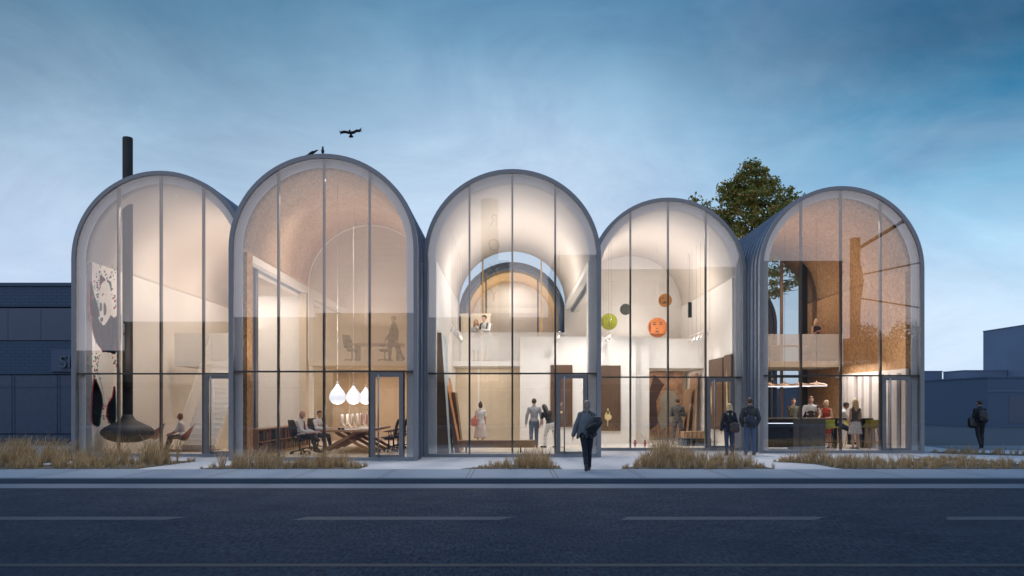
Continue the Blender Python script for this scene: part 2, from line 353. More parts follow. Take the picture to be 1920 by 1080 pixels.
for i, (a, b) in enumerate(((-20, -4.86), (-3.25, .07), (1.6, 4.73), (6.42, 10.2))):
    a2 = a if i else -8.2
    o = MB().add([(a2, 11.78, RZ + .004), (b - .25, 11.78, RZ + .004), (b, 12.12, RZ + .004), (a2 + .15, 12.12, RZ + .004)], [(0, 1, 2, 3)]).build('lane_marking', M_LANE, fix=False); o['kind'] = 'structure'; o['group'] = 'worn dashes of the lane line'
o = sheet('edge_line', [(-60, 8.41, RZ + .004), (60, 8.41, RZ + .004), (60, 8.56, RZ + .004), (-60, 8.56, RZ + .004)], M_YEL)
MB().box(-20, 26, YW + .002, 30.5, -.03, -.003).build('forecourt', M_FORE)['kind'] = 'structure'
sheet('side_path', [(15.5, 27.6, -.004 + .001), (60, 26.8, -.003), (60, 31, -.003), (15.5, 30.4, -.003)], M_WALK)
MB().box(-150, 150, -12, -7, RZ - .01, 0).build('far_sidewalk', M_WALK)['kind'] = 'structure'
# ================================================================ pavilions
ZS = 5.98; RO = 2.655; RI = 2.33
def arc_top(x, R): return ZS + sqrt(max(0, R * R - x * x))
def pane_poly(xc, xa, xb, z0, z1, R=2.545):
    if z1: return [(xc + xa, z0), (xc + xb, z0), (xc + xb, z1), (xc + xa, z1)]
    xa = max(xa, -R + .001); xb = min(xb, R - .001)
    p = [(xc + xa, z0), (xc + xb, z0)]
    for i in range(17): x = xb + (xa - xb) * i / 16; p.append((xc + x, arc_top(x, R)))
    return p
def facade(t, xc, Y0, mf=M_FRAME, mm=M_MULL, door=True, glass=M_GLASS, w=.055):
    MB().arch(xc, 2.665, 2.545, ZS, 0, Y0 - .07, Y0 + .10).build('front_frame', mf, t)
    MB().box(xc - 2.544, xc + 2.544, Y0 - .05, Y0 + .1, 0, .09).build('sill', mf, t)
    MB().arch(xc, 2.543, RI, ZS, .09, Y0 + .13, Y0 + .145).build('reveal', M_REVEAL, t)
    for x in (-1.29, 0, 1.29):
        MB().box(xc + x - w / 2, xc + x + w / 2, Y0 + .0, Y0 + .124, .091, arc_top(x, 2.543)).build('mullion', mm, t)
    MB().box(xc - 2.543, xc + 2.543, Y0 + .004, Y0 + .118, 2.485, 2.535).build('transom', mm, t)
    xs = [-2.545, -1.29, 0, 1.29, 2.545]
    for i in range(4):
        MB().prism(pane_poly(xc, xs[i], xs[i + 1], 2.515, None), 'y', Y0 - .03, Y0 - .018).build('glass_pane', glass, t)
        if i < 3 or not door: MB().prism(pane_poly(xc, xs[i], xs[i + 1], .07, 2.505), 'y', Y0 - .03, Y0 - .018).build('glass_pane', glass, t)
    if door:
        a, b = xc + 1.325, xc + 2.25
        d = MB().box(a, a + .12, Y0 - .035, Y0 + .1, .092, 2.478).box(b - .12, b, Y0 - .035, Y0 + .1, .092, 2.478).box(a + .12, b - .12, Y0 - .033, Y0 + .098, 2.36, 2.478).box(a + .12, b - .12, Y0 - .033, Y0 + .098, .092, .16).build('door', M_DOORF, t)
        MB().box(a + .118, b - .118, Y0 + .03, Y0 + .042, .158, 2.362).build('glass_pane', glass, d)
        h = MB(); hx = a + .235
        h.tube([(hx, Y0 - .10, .1), (hx, Y0 - .10, 2.42)], .022, 10)
        for z in (.3, 2.3): h.tube([(hx - .1, Y0 - .02, z), (hx, Y0 - .10, z)], .012, 6)
        h.build('handle', M_CHROME, d)
        MB().box(b + .002, xc + 2.54, Y0 - .03, Y0 - .018, .07, 2.505).build('glass_pane', glass, t)
        MB().box(b + .001, b + .03, Y0 - .0, Y0 + .11, .09, 2.478).build('jamb', mm, t)
def shell(t, xc, Y0, Y1, L, R, lining, wallm, beam=5.77, shellm=M_ROOF):
    s = MB().arch(xc, RO, 2.56, ZS, ZS, Y0 + .02, Y1)
    ya = [Y0 + .02, Y1]
    for sx, mode in ((-1, L), (1, R)):
        x0, x1 = sorted((xc + sx * 2.56, xc + sx * RO)); 
        y1 = Y1 if mode == 'full' else Y0 + 1.0
        s.box(x0, x1, Y0 + .02, y1, 0, ZS)
        if mode != 'full': s.box(x0, x1, y1, Y1, beam, ZS)
    y = Y0 + .22
    while y < Y1:
        s.arch(xc, RO + .035, RO - .01, ZS, 0 if (L == R == 'full') or y < Y0 + 1 else beam, y, y + .028, n=36); y += .40
    s.build('roof_shell', shellm, t)
    l = MB().arch(xc, 2.555, RI, ZS, ZS, Y0 + .5, Y1 - .01, n=64)
    l.build('vault_lining', lining, t, shade=True)
    bpy.context.view_layer.update()
    for sx, mode in ((-1, L), (1, R)):
        x0, x1 = sorted((xc + sx * 2.555, xc + sx * RI)); w = MB()
        if mode == 'full': w.box(x0, x1, Y0 + .5, Y1 - .01, 0.02, ZS)
        else: w.box(x0, x1, Y0 + .5, Y0 + 1.0, .02, ZS)
        w.build('side_wall', wallm, t)
        if mode != 'full': MB().box(x0, x1, Y0 + 1.0, Y1 - .01, beam, ZS).build('beam', M_WHITE, t)
    MB().box(xc - 2.66, xc + 2.66, Y0 + .1, Y1, -.02, .022).build('floor', M_FLOOR, t)
GP = 'vaulted pavilions side by side along the street'
def light(name, typ, loc, energy, color=(1, .86, .68), size=.1, rot=(0, 0, 0), sy=None, spot=120, blend=.6):
    l = bpy.data.lights.new(name, typ); l.energy = energy; l.color = color
    if typ == 'AREA':
        l.size = size
        if sy: l.shape = 'RECTANGLE'; l.size_y = sy
    else: l.shadow_soft_size = size
    if typ == 'SPOT': l.spot_size = radians(spot); l.spot_blend = blend
    o = bpy.data.objects.new(name, l); COL.objects.link(o); o.location = loc; o.rotation_euler = rot; return o
WARM = (1, .86, .75); NEUT = (1, .935, .885); PEACH = (1, .86, .75)
P = []
for xc, y0, y1, L, R, lin, wm, lab in (
    (-10.66, 24.25, 37, 'full', 'open', M_VAULT, M_WHITE, 'white lined vaulted pavilion at the left end with a black flue'),
    (-5.32, 22.6, 37, 'open', 'full', M_OSB2, M_OSB, 'strand board lined vaulted pavilion with glowing drop lamps, standing furthest forward'),
    (0.01, 24.07, 35.3, 'full', 'open', M_VAULT, M_WHITE, 'white vaulted gallery pavilion in the middle of the row with leaning canvases'),
    (5.35, 27.4, 36.5, 'open', 'full', M_VAULT, M_WHITE, 'smallest looking white vaulted pavilion set back, with round portraits inside'),
    (10.68, 25.95, 35.6, 'full', 'full', M_OSB, M_OSB, 'strand board lined vaulted pavilion at the right end with the bar')):
    t = empty('vaulted_pavilion', (xc, y0, 0), lab, 'building', GP); P.append(t)
    bpy.context.view_layer.update()
    facade(t, xc, y0); shell(t, xc, y0, y1, L, R, lin, wm)
    # upl, when called, adds unseen fill lamps along both beams, shining up
B1, B2, B3, B4, B5 = P
def upl(xc, y0, y1, e, col, z=5.9, sides=(-1, 1)):
    for s in sides: light('bay_fill', 'AREA', (xc + s * 2.2, (y0 + y1) / 2, z), e, col, .16, (0, radians(180 - s * -25), 0), y1 - y0)
# ---- bay 1
MB().box(-13.2, -2.7, 37.0, 37.2, 0, 6.2).build('back_wall', M_CREAM, B1)
MB().prism(pane_poly(-10.66, -2.5, 2.5, 6.0, None), 'y', 37.0, 37.15).build('gable_wall', M_VAULT, B1)
MB().box(-10.25, -7.72, 31, 31.15, .02, 5.76).build('partition_wall', M_WHITE, B1)
m = MB().box(-12.66, -10.3, 30, 33.5, 3.0, 3.2).build('mezzanine', M_WHITE, B1)
MB().box(-12.66, -10.3, 30, 30.02, 3.2, 4.24).build('railing', M_PERF, m)
st = MB(); n = 17
for k in range(n): st.box(-11.25, -10.15, 27.3 + k * .17, 27.3 + k * .17 + .2, .02 + k * 3.1 / n, .02 + (k + 1) * 3.1 / n)
o = st.build('stairs', M_WHITE, B1)
MB().prism([(27.2, .02), (27.4, .02), (30.2, 3.1), (30.2, 4.1), (29.9, 4.1), (27.2, 1.0)], 'x', -11.29, -11.26).build('stair_railing', M_PERF, o)
# ---- bay 2
MB().box(-7.64, -3.0, 30.0, 36.9, 3.03, 3.2).build('mezzanine', M_CREAM, B2)
MB().prism(pane_poly(-5.32, -2.32, 2.32, 3.2, None, 2.325), 'y', 30.02, 30.032).build('mesh_screen', M_SCREEN, B2)
MB().arch(-5.32, 2.328, 2.29, ZS, 3.2, 29.99, 30.02).build('screen_frame', M_WHITE, B2)
MB().box(-7.7, -3.0, 34.4, 34.5, .02, 3.02).build('back_wall', M_TAN, B2)
w = MB()
for x in (-7.0, -5.9, -4.8, -3.7): w.box(x, x + .03, 34.38, 34.4, .02, 3.02)
w.build('panel_joint', M_CREAM, B2)
MB().prism(pane_poly(-5.32, -2.5, 2.5, 3.2, None), 'y', 36.8, 36.95).build('gable_wall', M_CREAM, B2)
MB().box(-7.98, -7.72, 30.0, 30.4, .02, 5.76).build('column', M_CREAM, B2)
# ---- bay 3
m = MB().box(-2.32, 2.34, 31.4, 35.2, 3.08, 3.28).build('mezzanine', M_WHITE, B3)
MB().box(-2.32, 2.34, 31.4, 31.42, 3.28, 4.36).build('railing', M_PERF, m)
MB().box(-2.32, 2.34, 31.38, 31.44, 4.36, 4.39).build('handrail', M_WHITE, m)
w = MB().box(-2.32, .4, 33, 33.1, .02, 3.07); w.build('back_wall', M_CREAM, B3)
w = MB().box(-1.42, -1.34, 32.98, 33.0, .02, 3.07).box(-.25, -.235, 32.98, 33.0, .02, 3.07).box(-1.0, -.985, 32.98, 33.0, .02, 3.07); w.build('panel_joint', M_WHITE, B3)
pw = MB().box(.31, 4.8, 31, 31.25, .02, 4.2).build('partition_wall', M_WHITE, B3)
for x in (-1.29, 0, 1.29): MB().box(x - .03, x + .03, 35.2, 35.32, 3.28, arc_top(x, 2.4)).build('rear_mullion', M_GOLD, B3)
MB().prism(pane_poly(0, -2.32, 2.32, 3.28, None, 2.32), 'y', 35.25, 35.262).build('rear_glass', M_GLASS2, B3)
MB().box(-2.2, -.95, 34.6, 34.7, 3.28, 5.4).box(-2.25, -.9, 34.55, 34.75, 5.4, 5.5).build('doorway_frame', M_CREAM, B3)
# ---- bay 4
MB().box(2.4, 7.9, 36.4, 36.6, .02, 6.0).build('back_wall', M_WHITE, B4)
MB().prism(pane_poly(5.35, -2.5, 2.5, 6.0, None), 'y', 36.3, 36.5).build('gable_wall', M_WHITE, B4)
MB().box(4.81, 5.4, 31.5, 31.75, .02, 4.2).build('partition_wall', M_WHITE, B4)
m = MB().box(5.2, 7.66, 32.0, 36.3, 3.02, 3.2).build('mezzanine', M_WHITE, B4)
MB().box(5.2, 7.66, 31.95, 32.0, 3.02, 4.2).build('railing', M_WHITE, m)
MB().box(4.9, 7.66, 35.2, 35.3, .02, 3.02).build('rear_partition', M_CREAM, B4)
# ---- bay 5
m = MB().box(8.36, 13.0, 31.4, 35.3, 3.05, 3.26).build('mezzanine', M_CREAM, B5)
MB().box(8.36, 13.0, 31.4, 31.42, 3.26, 4.33).build('railing', M_PERF, m)
for x in (-1.29, 0, 1.29): MB().box(10.68 + x - .05, 10.68 + x + .05, 35.45, 35.6, .02, arc_top(x, 2.4)).build('rear_mullion', M_WALNUT, B5)
MB().box(12.28, 12.56, 34.0, 34.3, .02, arc_top(1.75, 2.33)).build('column', M_DARK, B5)
MB().prism(pane_poly(10.68, -2.32, 2.32, .02, None, 2.32), 'y', 35.5, 35.512).build('rear_glass', M_GLASS2, B5)
w = MB()
for x in (9.6, 10.25, 11.05, 11.3, 12.9): w.box(x, x + .12, 35.3, 35.45, .02, 3.0)
w.box(8.4, 13.0, 35.3, 35.44, 2.75, 2.85).build('rear_frame', M_DARK, B5)
w = MB().box(12.9, 13.0, 26.2, 31.9, 2.62, 2.75).box(12.9, 13.0, 31.2, 31.5, .02, 2.62).box(12.9, 13.0, 26.2, 26.5, .02, 2.62)
y = 26.75
k = 0
while y < 31: w.box(12.86, 12.97, y, y + (.42, .30, .55)[k % 3], .02, 2.62); y += (.62, .66, .80)[k % 3]; k += 1
w.build('side_window_frame', mat('pale_fins', (.66, .61, .58), .6, var=.12, scale=1.5), B5)
MB().box(12.975, 12.999, 26.4, 31.3, .02, 2.62).build('side_window', mat('frosted_glass', (.30, .25, .26), .3, var=.15, scale=1), B5)
# ---- the two pavilions behind, across the courtyard
RS = mat('dark_zinc', (.05, .065, .085), .45, .5)
for xc, y0, y1, lin, lab in ((0.0, 39.8, 43.4, M_GOLD, 'rear vaulted pavilion with golden lining seen through the middle gallery'),
                             (11.9, 44.0, 50.0, M_OSB, 'rear vaulted pavilion with dark shell seen through the bar')):
    t = empty('rear_pavilion', (xc, y0, 0), lab, 'building'); bpy.context.view_layer.update()
    MB().arch(xc, 2.66, 2.50, ZS, 0, y0 - .07, y0 + .1).build('front_frame', RS, t)
    MB().arch(xc, 2.498, 2.33, ZS, 0, y0 + .1, y0 + .3).build('reveal', M_BLUEC, t)
    for x in (-1.29, 1.29): MB().box(xc + x - .04, xc + x + .04, y0 - .03, y0 + .12, 0, arc_top(x, 2.5)).build('mullion', M_WALNUT, t)
    MB().box(xc - 2.49, xc + 2.49, y0 - .02, y0 + .1, 2.9, 3.2).build('transom', M_CREAM, t)
    MB().arch(xc, 2.66, 2.51, ZS, 0, y0 + .1, y1).build('roof_shell', RS, t)
    MB().arch(xc, 2.50, 2.2, ZS, 0, y0 + .3, y1).build('vault_lining', lin, t)
    MB().prism(pane_poly(xc, -2.49, 2.49, 0, None, 2.49), 'y', y1, y1 + .1).build('back_wall', M_WHITE, t)
    MB().box(xc - 2.2, xc + 2.2, y0 + .3, y1, 0, .03).build('floor', M_FLOOR, t)
# ================================================================ interior lamps and added fill lights
def sill_up(xc, y0, e, col):   # added fill strip hidden above the transom, shining up and back into the vault
    light('transom_fill', 'AREA', (xc, y0 + .20, 2.56), e, col, 3.0, (radians(180 - 30), 0, 0), .07)
def track_up(x, y0, y1, z, e, col): light('track_uplight', 'AREA', (x, (y0 + y1) / 2, z), e, col, .06, (0, radians(180), 0), y1 - y0)
def apex(xc, y, e, col=NEUT, z=None, tilt=-30, spot=110):
    bc = min((-10.66, -5.32, .01, 5.35, 10.68), key=lambda q: abs(q - xc)); z = ZS + sqrt(2.33 ** 2 - (xc - bc) ** 2) - .09
    light('apex_fill', 'SPOT', (xc, y, z), e, col, .05, (radians(tilt), 0, 0), spot=spot, blend=.9)  # fill spots added just under the vault to brighten floor and forecourt
for xc, y0, e, col in ((-10.66, 24.25, 50, PEACH), (-5.32, 22.6, 120, WARM), (.01, 24.07, 85, NEUT), (5.35, 27.4, 65, NEUT), (10.68, 25.95, 120, WARM)): sill_up(xc, y0, e, col)
for xc, ya, yb, e, col in ((-10.66, 25.5, 36, 105, PEACH), (-5.32, 23.8, 29.6, 70, WARM), (.01, 25.2, 34.5, 160, NEUT), (5.35, 28.4, 36, 130, NEUT), (10.68, 27, 35, 80, WARM)):
    light('vault_fill', 'AREA', (xc, (ya + yb) / 2, 4.5), e, col, 1.8, (0, radians(180), 0), yb - ya)  # unseen fill panels added in mid-air to even out the vault light
for xc, y, e in ((-10.66, 25.4, 800), (-5.32, 23.7, 800), (.01, 25.2, 900), (5.35, 28.5, 900), (10.68, 27.0, 700)): apex(xc, y, e, tilt=-34, spot=95)
for xc, y, e in ((-10.66, 28, 430), (-10.66, 33, 430), (-5.8, 25.6, 360), (.01, 28.5, 560), (5.35, 31, 620), (10.68, 29.5, 300), (10.68, 33.5, 420)): apex(xc, y, e, WARM if abs(xc) > 5.34 else NEUT, tilt=0, spot=150)
for xc, y0, e in ((-10.66, 24.25, 1), (-5.32, 22.6, .8), (.01, 24.07, 1.1), (5.35, 27.4, 1.4), (10.68, 25.95, .9)):
    for dx in (-1.2, 1.2): light('forecourt_fill', 'SPOT', (xc + dx, y0 + .45, 7.85), 800 * e, NEUT, .04, (radians(-27), 0, 0), spot=58, blend=1.0)  # added spots without fixtures, spilling light onto the forecourt
light('bay_fill', 'AREA', (-9.2, 29.0, 5.7), 70, WARM, 2.0, (0, 0, 0), 2.5)  # added fill panel in mid-air beside the first bay's partition
light('mezzanine_fill', 'AREA', (-11.4, 32.5, 2.95), 12, WARM, 1.2, (0, 0, 0), 2)  # unseen fill panels added under and over the mezzanines, here and below
light('mezzanine_fill', 'AREA', (-5.3, 32.2, 3.0), 100, WARM, 3.0, (0, 0, 0), 2)
light('mezzanine_fill', 'AREA', (-5.3, 33.5, 6.3), 110, WARM, 2.0, (0, 0, 0), 3)
for x, y, e in ((-1.2, 29.4, 110), (2.1, 28.4, 240), (3.6, 29.0, 240), (6.2, 29.4, 200)): light('track_lamp', 'SPOT', (x, y, 4.8), e, NEUT, .08, (radians(22), 0, 0), spot=120)
for y in (25.6, 27.2, 28.8): light('wall_washer', 'SPOT', (-1.7, y, 5.6), 60, (1, .97, .95), .06, (0, radians(-14), 0), spot=60, blend=.8)
for y in (28.6, 30.0, 31.4): light('wall_washer', 'SPOT', (7.05, y, 5.6), 60, (1, .97, .95), .06, (0, radians(14), 0), spot=60, blend=.8)
light('mezzanine_fill', 'AREA', (-1.0, 32.3, 3.06), 18, WARM, 2, (0, 0, 0), .8)
light('mezzanine_fill', 'AREA', (0, 33.6, 5.9), 40, WARM, 2.5, (0, 0, 0), 2)
light('mezzanine_fill', 'AREA', (6.4, 33.6, 3.0), 40, WARM, 2, (0, 0, 0), 2)
light('bar_lamp', 'AREA', (11.9, 29.3, 3.1), 120, NEUT, 1.6, (0, 0, 0), 3)
light('rear_lamp', 'AREA', (0, 41.0, 6.0), 60, WARM, 1.5, (radians(180), 0, 0), 2)
light('rear_lamp', 'AREA', (0, 42.0, 8.1), 70, NEUT, 1.5, (0, 0, 0), 1)
# ================================================================ neighbouring buildings
GB = 'plain blue buildings beyond the pavilions'
YL = 34.8
t = empty('brick_building', (-24, YL, 0), 'blue painted brick building with letters SI at the left edge of the photo', 'building', GB); bpy.context.view_layer.update()
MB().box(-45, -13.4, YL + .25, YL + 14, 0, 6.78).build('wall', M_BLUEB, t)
MB().box(-45, -13.4, YL, YL + .25, 5.82, 6.72).build('brick_band', M_BRICK, t)
MB().box(-45, -13.4, YL, YL + .25, 2.88, 4.32).build('brick_band', M_BRICK, t)
MB().box(-45, -13.4, YL, YL + .25, 0, .26).build('brick_band', M_BRICK, t)
MB().box(-45, -13.4, YL - .06, YL + .3, 6.72, 6.86).build('coping', M_BLUEB, t)
for k in range(12):
    x = -14.2 - k * 1.43 - .6
    wd = MB().box(x - 1.415, x, YL + .03, YL + .22, 4.36, 5.76).build('window', mat('shut_window', (.052, .086, .14), .35, var=.1), t)
for k in range(8):
    x = -13.9 - k * 1.97
    wd = MB().box(x - 1.95, x - .005, YL + .04, YL + .2, .3, 2.84).build('window', MATS['shut_window'], t)
    MB().box(x - 1.88, x - .05, YL + .02, YL + .039, 2.30, 2.36).box(x - 1.9, x - 1.84, YL + .02, YL + .039, .3, 2.84).build('window_frame', M_BLUEB, wd)
sg = MB().box(-20.0, -16.6 + 1.6, YL - .08, YL - .002, 3.0, 3.96).build('sign_panel', mat('sign_blue', (.060, .096, .155), .6, var=.05), t)
textmesh('SI', .74, .05, 'lettering', mat('sign_letter', (.10, .13, .18), .5), sg, (-19.35, YL - .13, 3.17))
def blockb(x0, x1, y0, y1, h, m, lab, cornice=None, win=None, sign=None):
    t = empty('plain_building', ((x0 + x1) / 2, y0, 0), lab, 'building', GB); bpy.context.view_layer.update()
    MB().box(x0, x1, y0, y1, -.1, h).build('wall', m, t)
    MB().box(x0 - .05, x1 + .05, y0 - .05, y1 + .05, h, h + .1).build('parapet', m, t)
    if cornice: MB().box(x0 - .04, x1 + .04, y0 - .04, y0, cornice, cornice + .06).build('string_course', M_BLUEC, t)
    if win:
        for k in range(win): x = x0 + (k + .5) * (x1 - x0) / win; MB().box(x - 1.5, x + 1.5, y0 - .02, y0, .3, cornice - .3 if cornice else 2.6).build('shutter', mat('shutter_blue', (.078, .108, .158), .6, var=.05), t)
    if sign: textmesh(sign, 1.0, .03, 'lettering', mat('sign_letter2', (.10, .14, .20), .5), t, ((x0 + x1) / 2 - 1, y0 - .06, h - 1.15))
    return t
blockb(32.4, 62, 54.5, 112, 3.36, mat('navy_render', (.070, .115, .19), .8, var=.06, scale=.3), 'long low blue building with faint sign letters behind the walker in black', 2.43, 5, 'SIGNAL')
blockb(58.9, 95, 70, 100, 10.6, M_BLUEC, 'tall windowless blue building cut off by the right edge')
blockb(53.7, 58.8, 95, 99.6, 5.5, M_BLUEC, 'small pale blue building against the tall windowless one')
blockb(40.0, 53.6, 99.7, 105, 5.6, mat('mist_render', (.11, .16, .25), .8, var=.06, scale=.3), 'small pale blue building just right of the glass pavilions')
# ================================================================ far side of the street (seen mirrored in the glass)
def facing(x0, x1, h, lab, yb=-14, band=True, m=M_DIM):
    t = empty('shop_building', ((x0 + x1) / 2, yb, 0), lab, 'building', 'shops across the street mirrored in the glass'); bpy.context.view_layer.update()
    MB().box(x0, x1, yb - 12, yb, 0, h).build('wall', m, t)
    MB().box(x0, x1, yb, yb + 1.2, 2.75, 3.25).build('canopy', mat('canopy_dark', (.008, .007, .007), .7), t)
    MB().box(x0, x1, yb + .005, yb + .2, h - .9, h - .7).box(x0, x1, yb + .005, yb + .14, 3.9, 4.05).build('string_course', M_DIM, t)
    MB().box(x0 - .05, x1 + .05, yb - 12, yb + .12, h, h + .15).build('coping', M_BLUEC, t)
    k = x0 + .5
    while k + 2 < x1:
        if h > 7: MB().box(k + .2, k + 1.6, yb + .01, yb + .06, 4.4, 6.2).build('upper_window', mat('upper_glass', (.19, .18, .18), .3, var=.2), t)
        MB().box(k, k + 2.1, yb + .01, yb + .05, .5, 2.6).build('shop_window', mat('shop_glass', (.10, .09, .085), .2, var=.2), t); k += 2.6
facing(-60, -30.3, 5.6, 'lowest shop building across the street, mirrored at the left end')
facing(-30.25, -14.5, 7.85, 'shop building with plain parapet mirrored beside the black flue')
facing(-14.45, 3.3, 8.15, 'shop building beside the theatre tower, mirrored in the strand board pavilion')
facing(3.35, 16.0, 13.0, 'tall theatre block mirrored in the middle pavilions')
facing(16.05, 27.2, 13.2, 'tall flat roofed block mirrored in the right pavilion')
facing(27.25, 70, 6.8, 'low block mirrored at the right end of the row')
t = empty('theatre_tower', (-1.6, -13.2, 0), 'tall sign tower with vertical letters mirrored in the middle pavilion', 'tower'); bpy.context.view_layer.update()
MT = mat('tower_orange', (.78, .50, .30), .6, var=.1)
MB().prism([(-2.35, -13.0), (-1.75, -12.5), (-1.05, -13.0), (-1.05, -14.2), (-2.35, -14.2)], 'z', 3.3, 17.2).build('tower_shaft', MT, t)
MB().box(-2.4, -.2, -14.6, -13.3, 3.3, 12.6).build('tower_base', M_DIM, t)
for k, ch in enumerate('ROXY'): textmesh(ch, 1.35, .04, 'lettering', mat('sign_brown', (.10, .05, .03), .6), t, (-1.38, -12.70, 15.1 - k * 1.9), (pi / 2, 0, pi - .62))
t = empty('utility_pole', (27.6, -12.4, 0), 'tall utility pole with cables mirrored in the right pavilion', 'pole'); bpy.context.view_layer.update()
MPW = mat('pole_wood', (.10, .055, .03), .8, var=.2)
MB().box(27.25, 27.85, -12.7, -12.1, 0, 14.9).build('post', MPW, t)
MB().tube([(27.8, -12.4, 12.6), (28.0, -12.4, 11.5), (27.7, -12.4, 9.0)], .25, 8).build('transformer', MPW, t)
for a, b, r in (((27.7, -12.4, 14.0), (36, -12.4, 19.0), .16), ((27.8, -12.4, 11.9), (36, -12.4, 13.6), .07), ((27.8, -12.4, 10.1), (36, -12.4, 8.8), .07)):
    MB().tube([a, b], r, 6).build('cable', MPW, t)

rngt = random.Random(9)
for k, (x, z, r) in enumerate(((28.6, 6.6, 1.1), (30.2, 5.9, 1.0), (31.9, 6.8, 1.3))):
    t = empty('street_tree', (x, -12.6, 0), ('small round tree beside the utility pole', 'smallest round tree of the three across the street', 'largest round tree of the three across the street')[k] + ', mirrored in the right pavilion', 'tree', 'round trees across the street'); bpy.context.view_layer.update()
    MB().tube([(x, -12.6, 0), (x, -12.6, z)], [.14, .06], 8).build('trunk', MPW, t)
    m = MB()
    for q in range(900):
        u = V_rand = Vector((rngt.gauss(0, 1), rngt.gauss(0, 1), rngt.gauss(0, 1))); u = u.normalized() * r * rngt.uniform(.6, 1.15); p = Vector((x, -12.6, z + .3)) + u
        a, b_, d = basis(u + Vector((rngt.random(), rngt.random(), rngt.random()))); w = .10; m.add([p - a * w, p + b_ * w, p + a * w, p - b_ * w], [(0, 1, 2, 3)])
    m.build('crown', mat('far_leaves', (.05, .055, .025), .8, var=.4, scale=3), t, fix=False)
# ================================================================ people
def remesh(mb, name, material, parent, voxel=.011, smooth=3, disp=None):
    me = bpy.data.meshes.new('tmp'); me.from_pydata([tuple(v) for v in mb.v], [], mb.f)
    bm = bmesh.new(); bm.from_mesh(me); bmesh.ops.recalc_face_normals(bm, faces=bm.faces); bm.to_mesh(me); bm.free()
    o = bpy.data.objects.new('tmp', me); COL.objects.link(o)
    r = o.modifiers.new('r', 'REMESH'); r.mode = 'VOXEL'; r.voxel_size = voxel; r.use_smooth_shade = True
    s = o.modifiers.new('s', 'SMOOTH'); s.iterations = smooth; s.factor = .5
    if disp:
        tx = bpy.data.textures.get('folds') or bpy.data.textures.new('folds', 'CLOUDS'); tx.noise_scale = .10; tx.noise_depth = 2
        d = o.modifiers.new('d', 'DISPLACE'); d.texture = tx; d.strength = disp; d.mid_level = .5
    dg = bpy.context.evaluated_depsgraph_get(); nm = bpy.data.meshes.new_from_object(o.evaluated_get(dg)); bpy.data.objects.remove(o)
    nm.name = name; nm.materials.clear(); nm.materials.append(material); nm.polygons.foreach_set('use_smooth', [True] * len(nm.polygons))
    ob = bpy.data.objects.new(name, nm); COL.objects.link(ob); ob.parent = parent; return ob
def cloth(name, col, rough=.85, var=.15, pattern=None):
    if pattern:
        def f(N):
            v = N.node('ShaderNodeTexVoronoi', {'Vector': N.tc, 'Scale': pattern[0]}).outputs['Distance']
            c = N.mix(N.math('LESS_THAN', v, pattern[1]), col, pattern[2]); N.l.new(c, N.b.inputs['Base Color']); N.b.inputs['Roughness'].default_value = .9
        return custom(name, f)
    return mat(name, col, rough, var=var, scale=9, bump=.3, bscale=35)
SKIN = mat('skin', (.55, .33, .24), .55, var=.06); SKIN2 = mat('deep_skin', (.20, .10, .065), .55, var=.06)
HAIRS = {'brown': mat('brown_hair', (.07, .04, .025), .55, var=.4, scale=20), 'black': mat('black_hair', (.015, .012, .012), .45, var=.3, scale=20), 'blonde': mat('blonde_hair', (.55, .38, .20), .5, var=.3, scale=20),
         'auburn': mat('auburn_hair', (.22, .075, .035), .5, var=.3, scale=20), 'grey': mat('greying_hair', (.22, .17, .13), .5, var=.3, scale=20)}
EYE_M = mat('dark_eye', (.02, .015, .012), .3); LIP = mat('lips', (.42, .12, .10), .5)
V = Vector
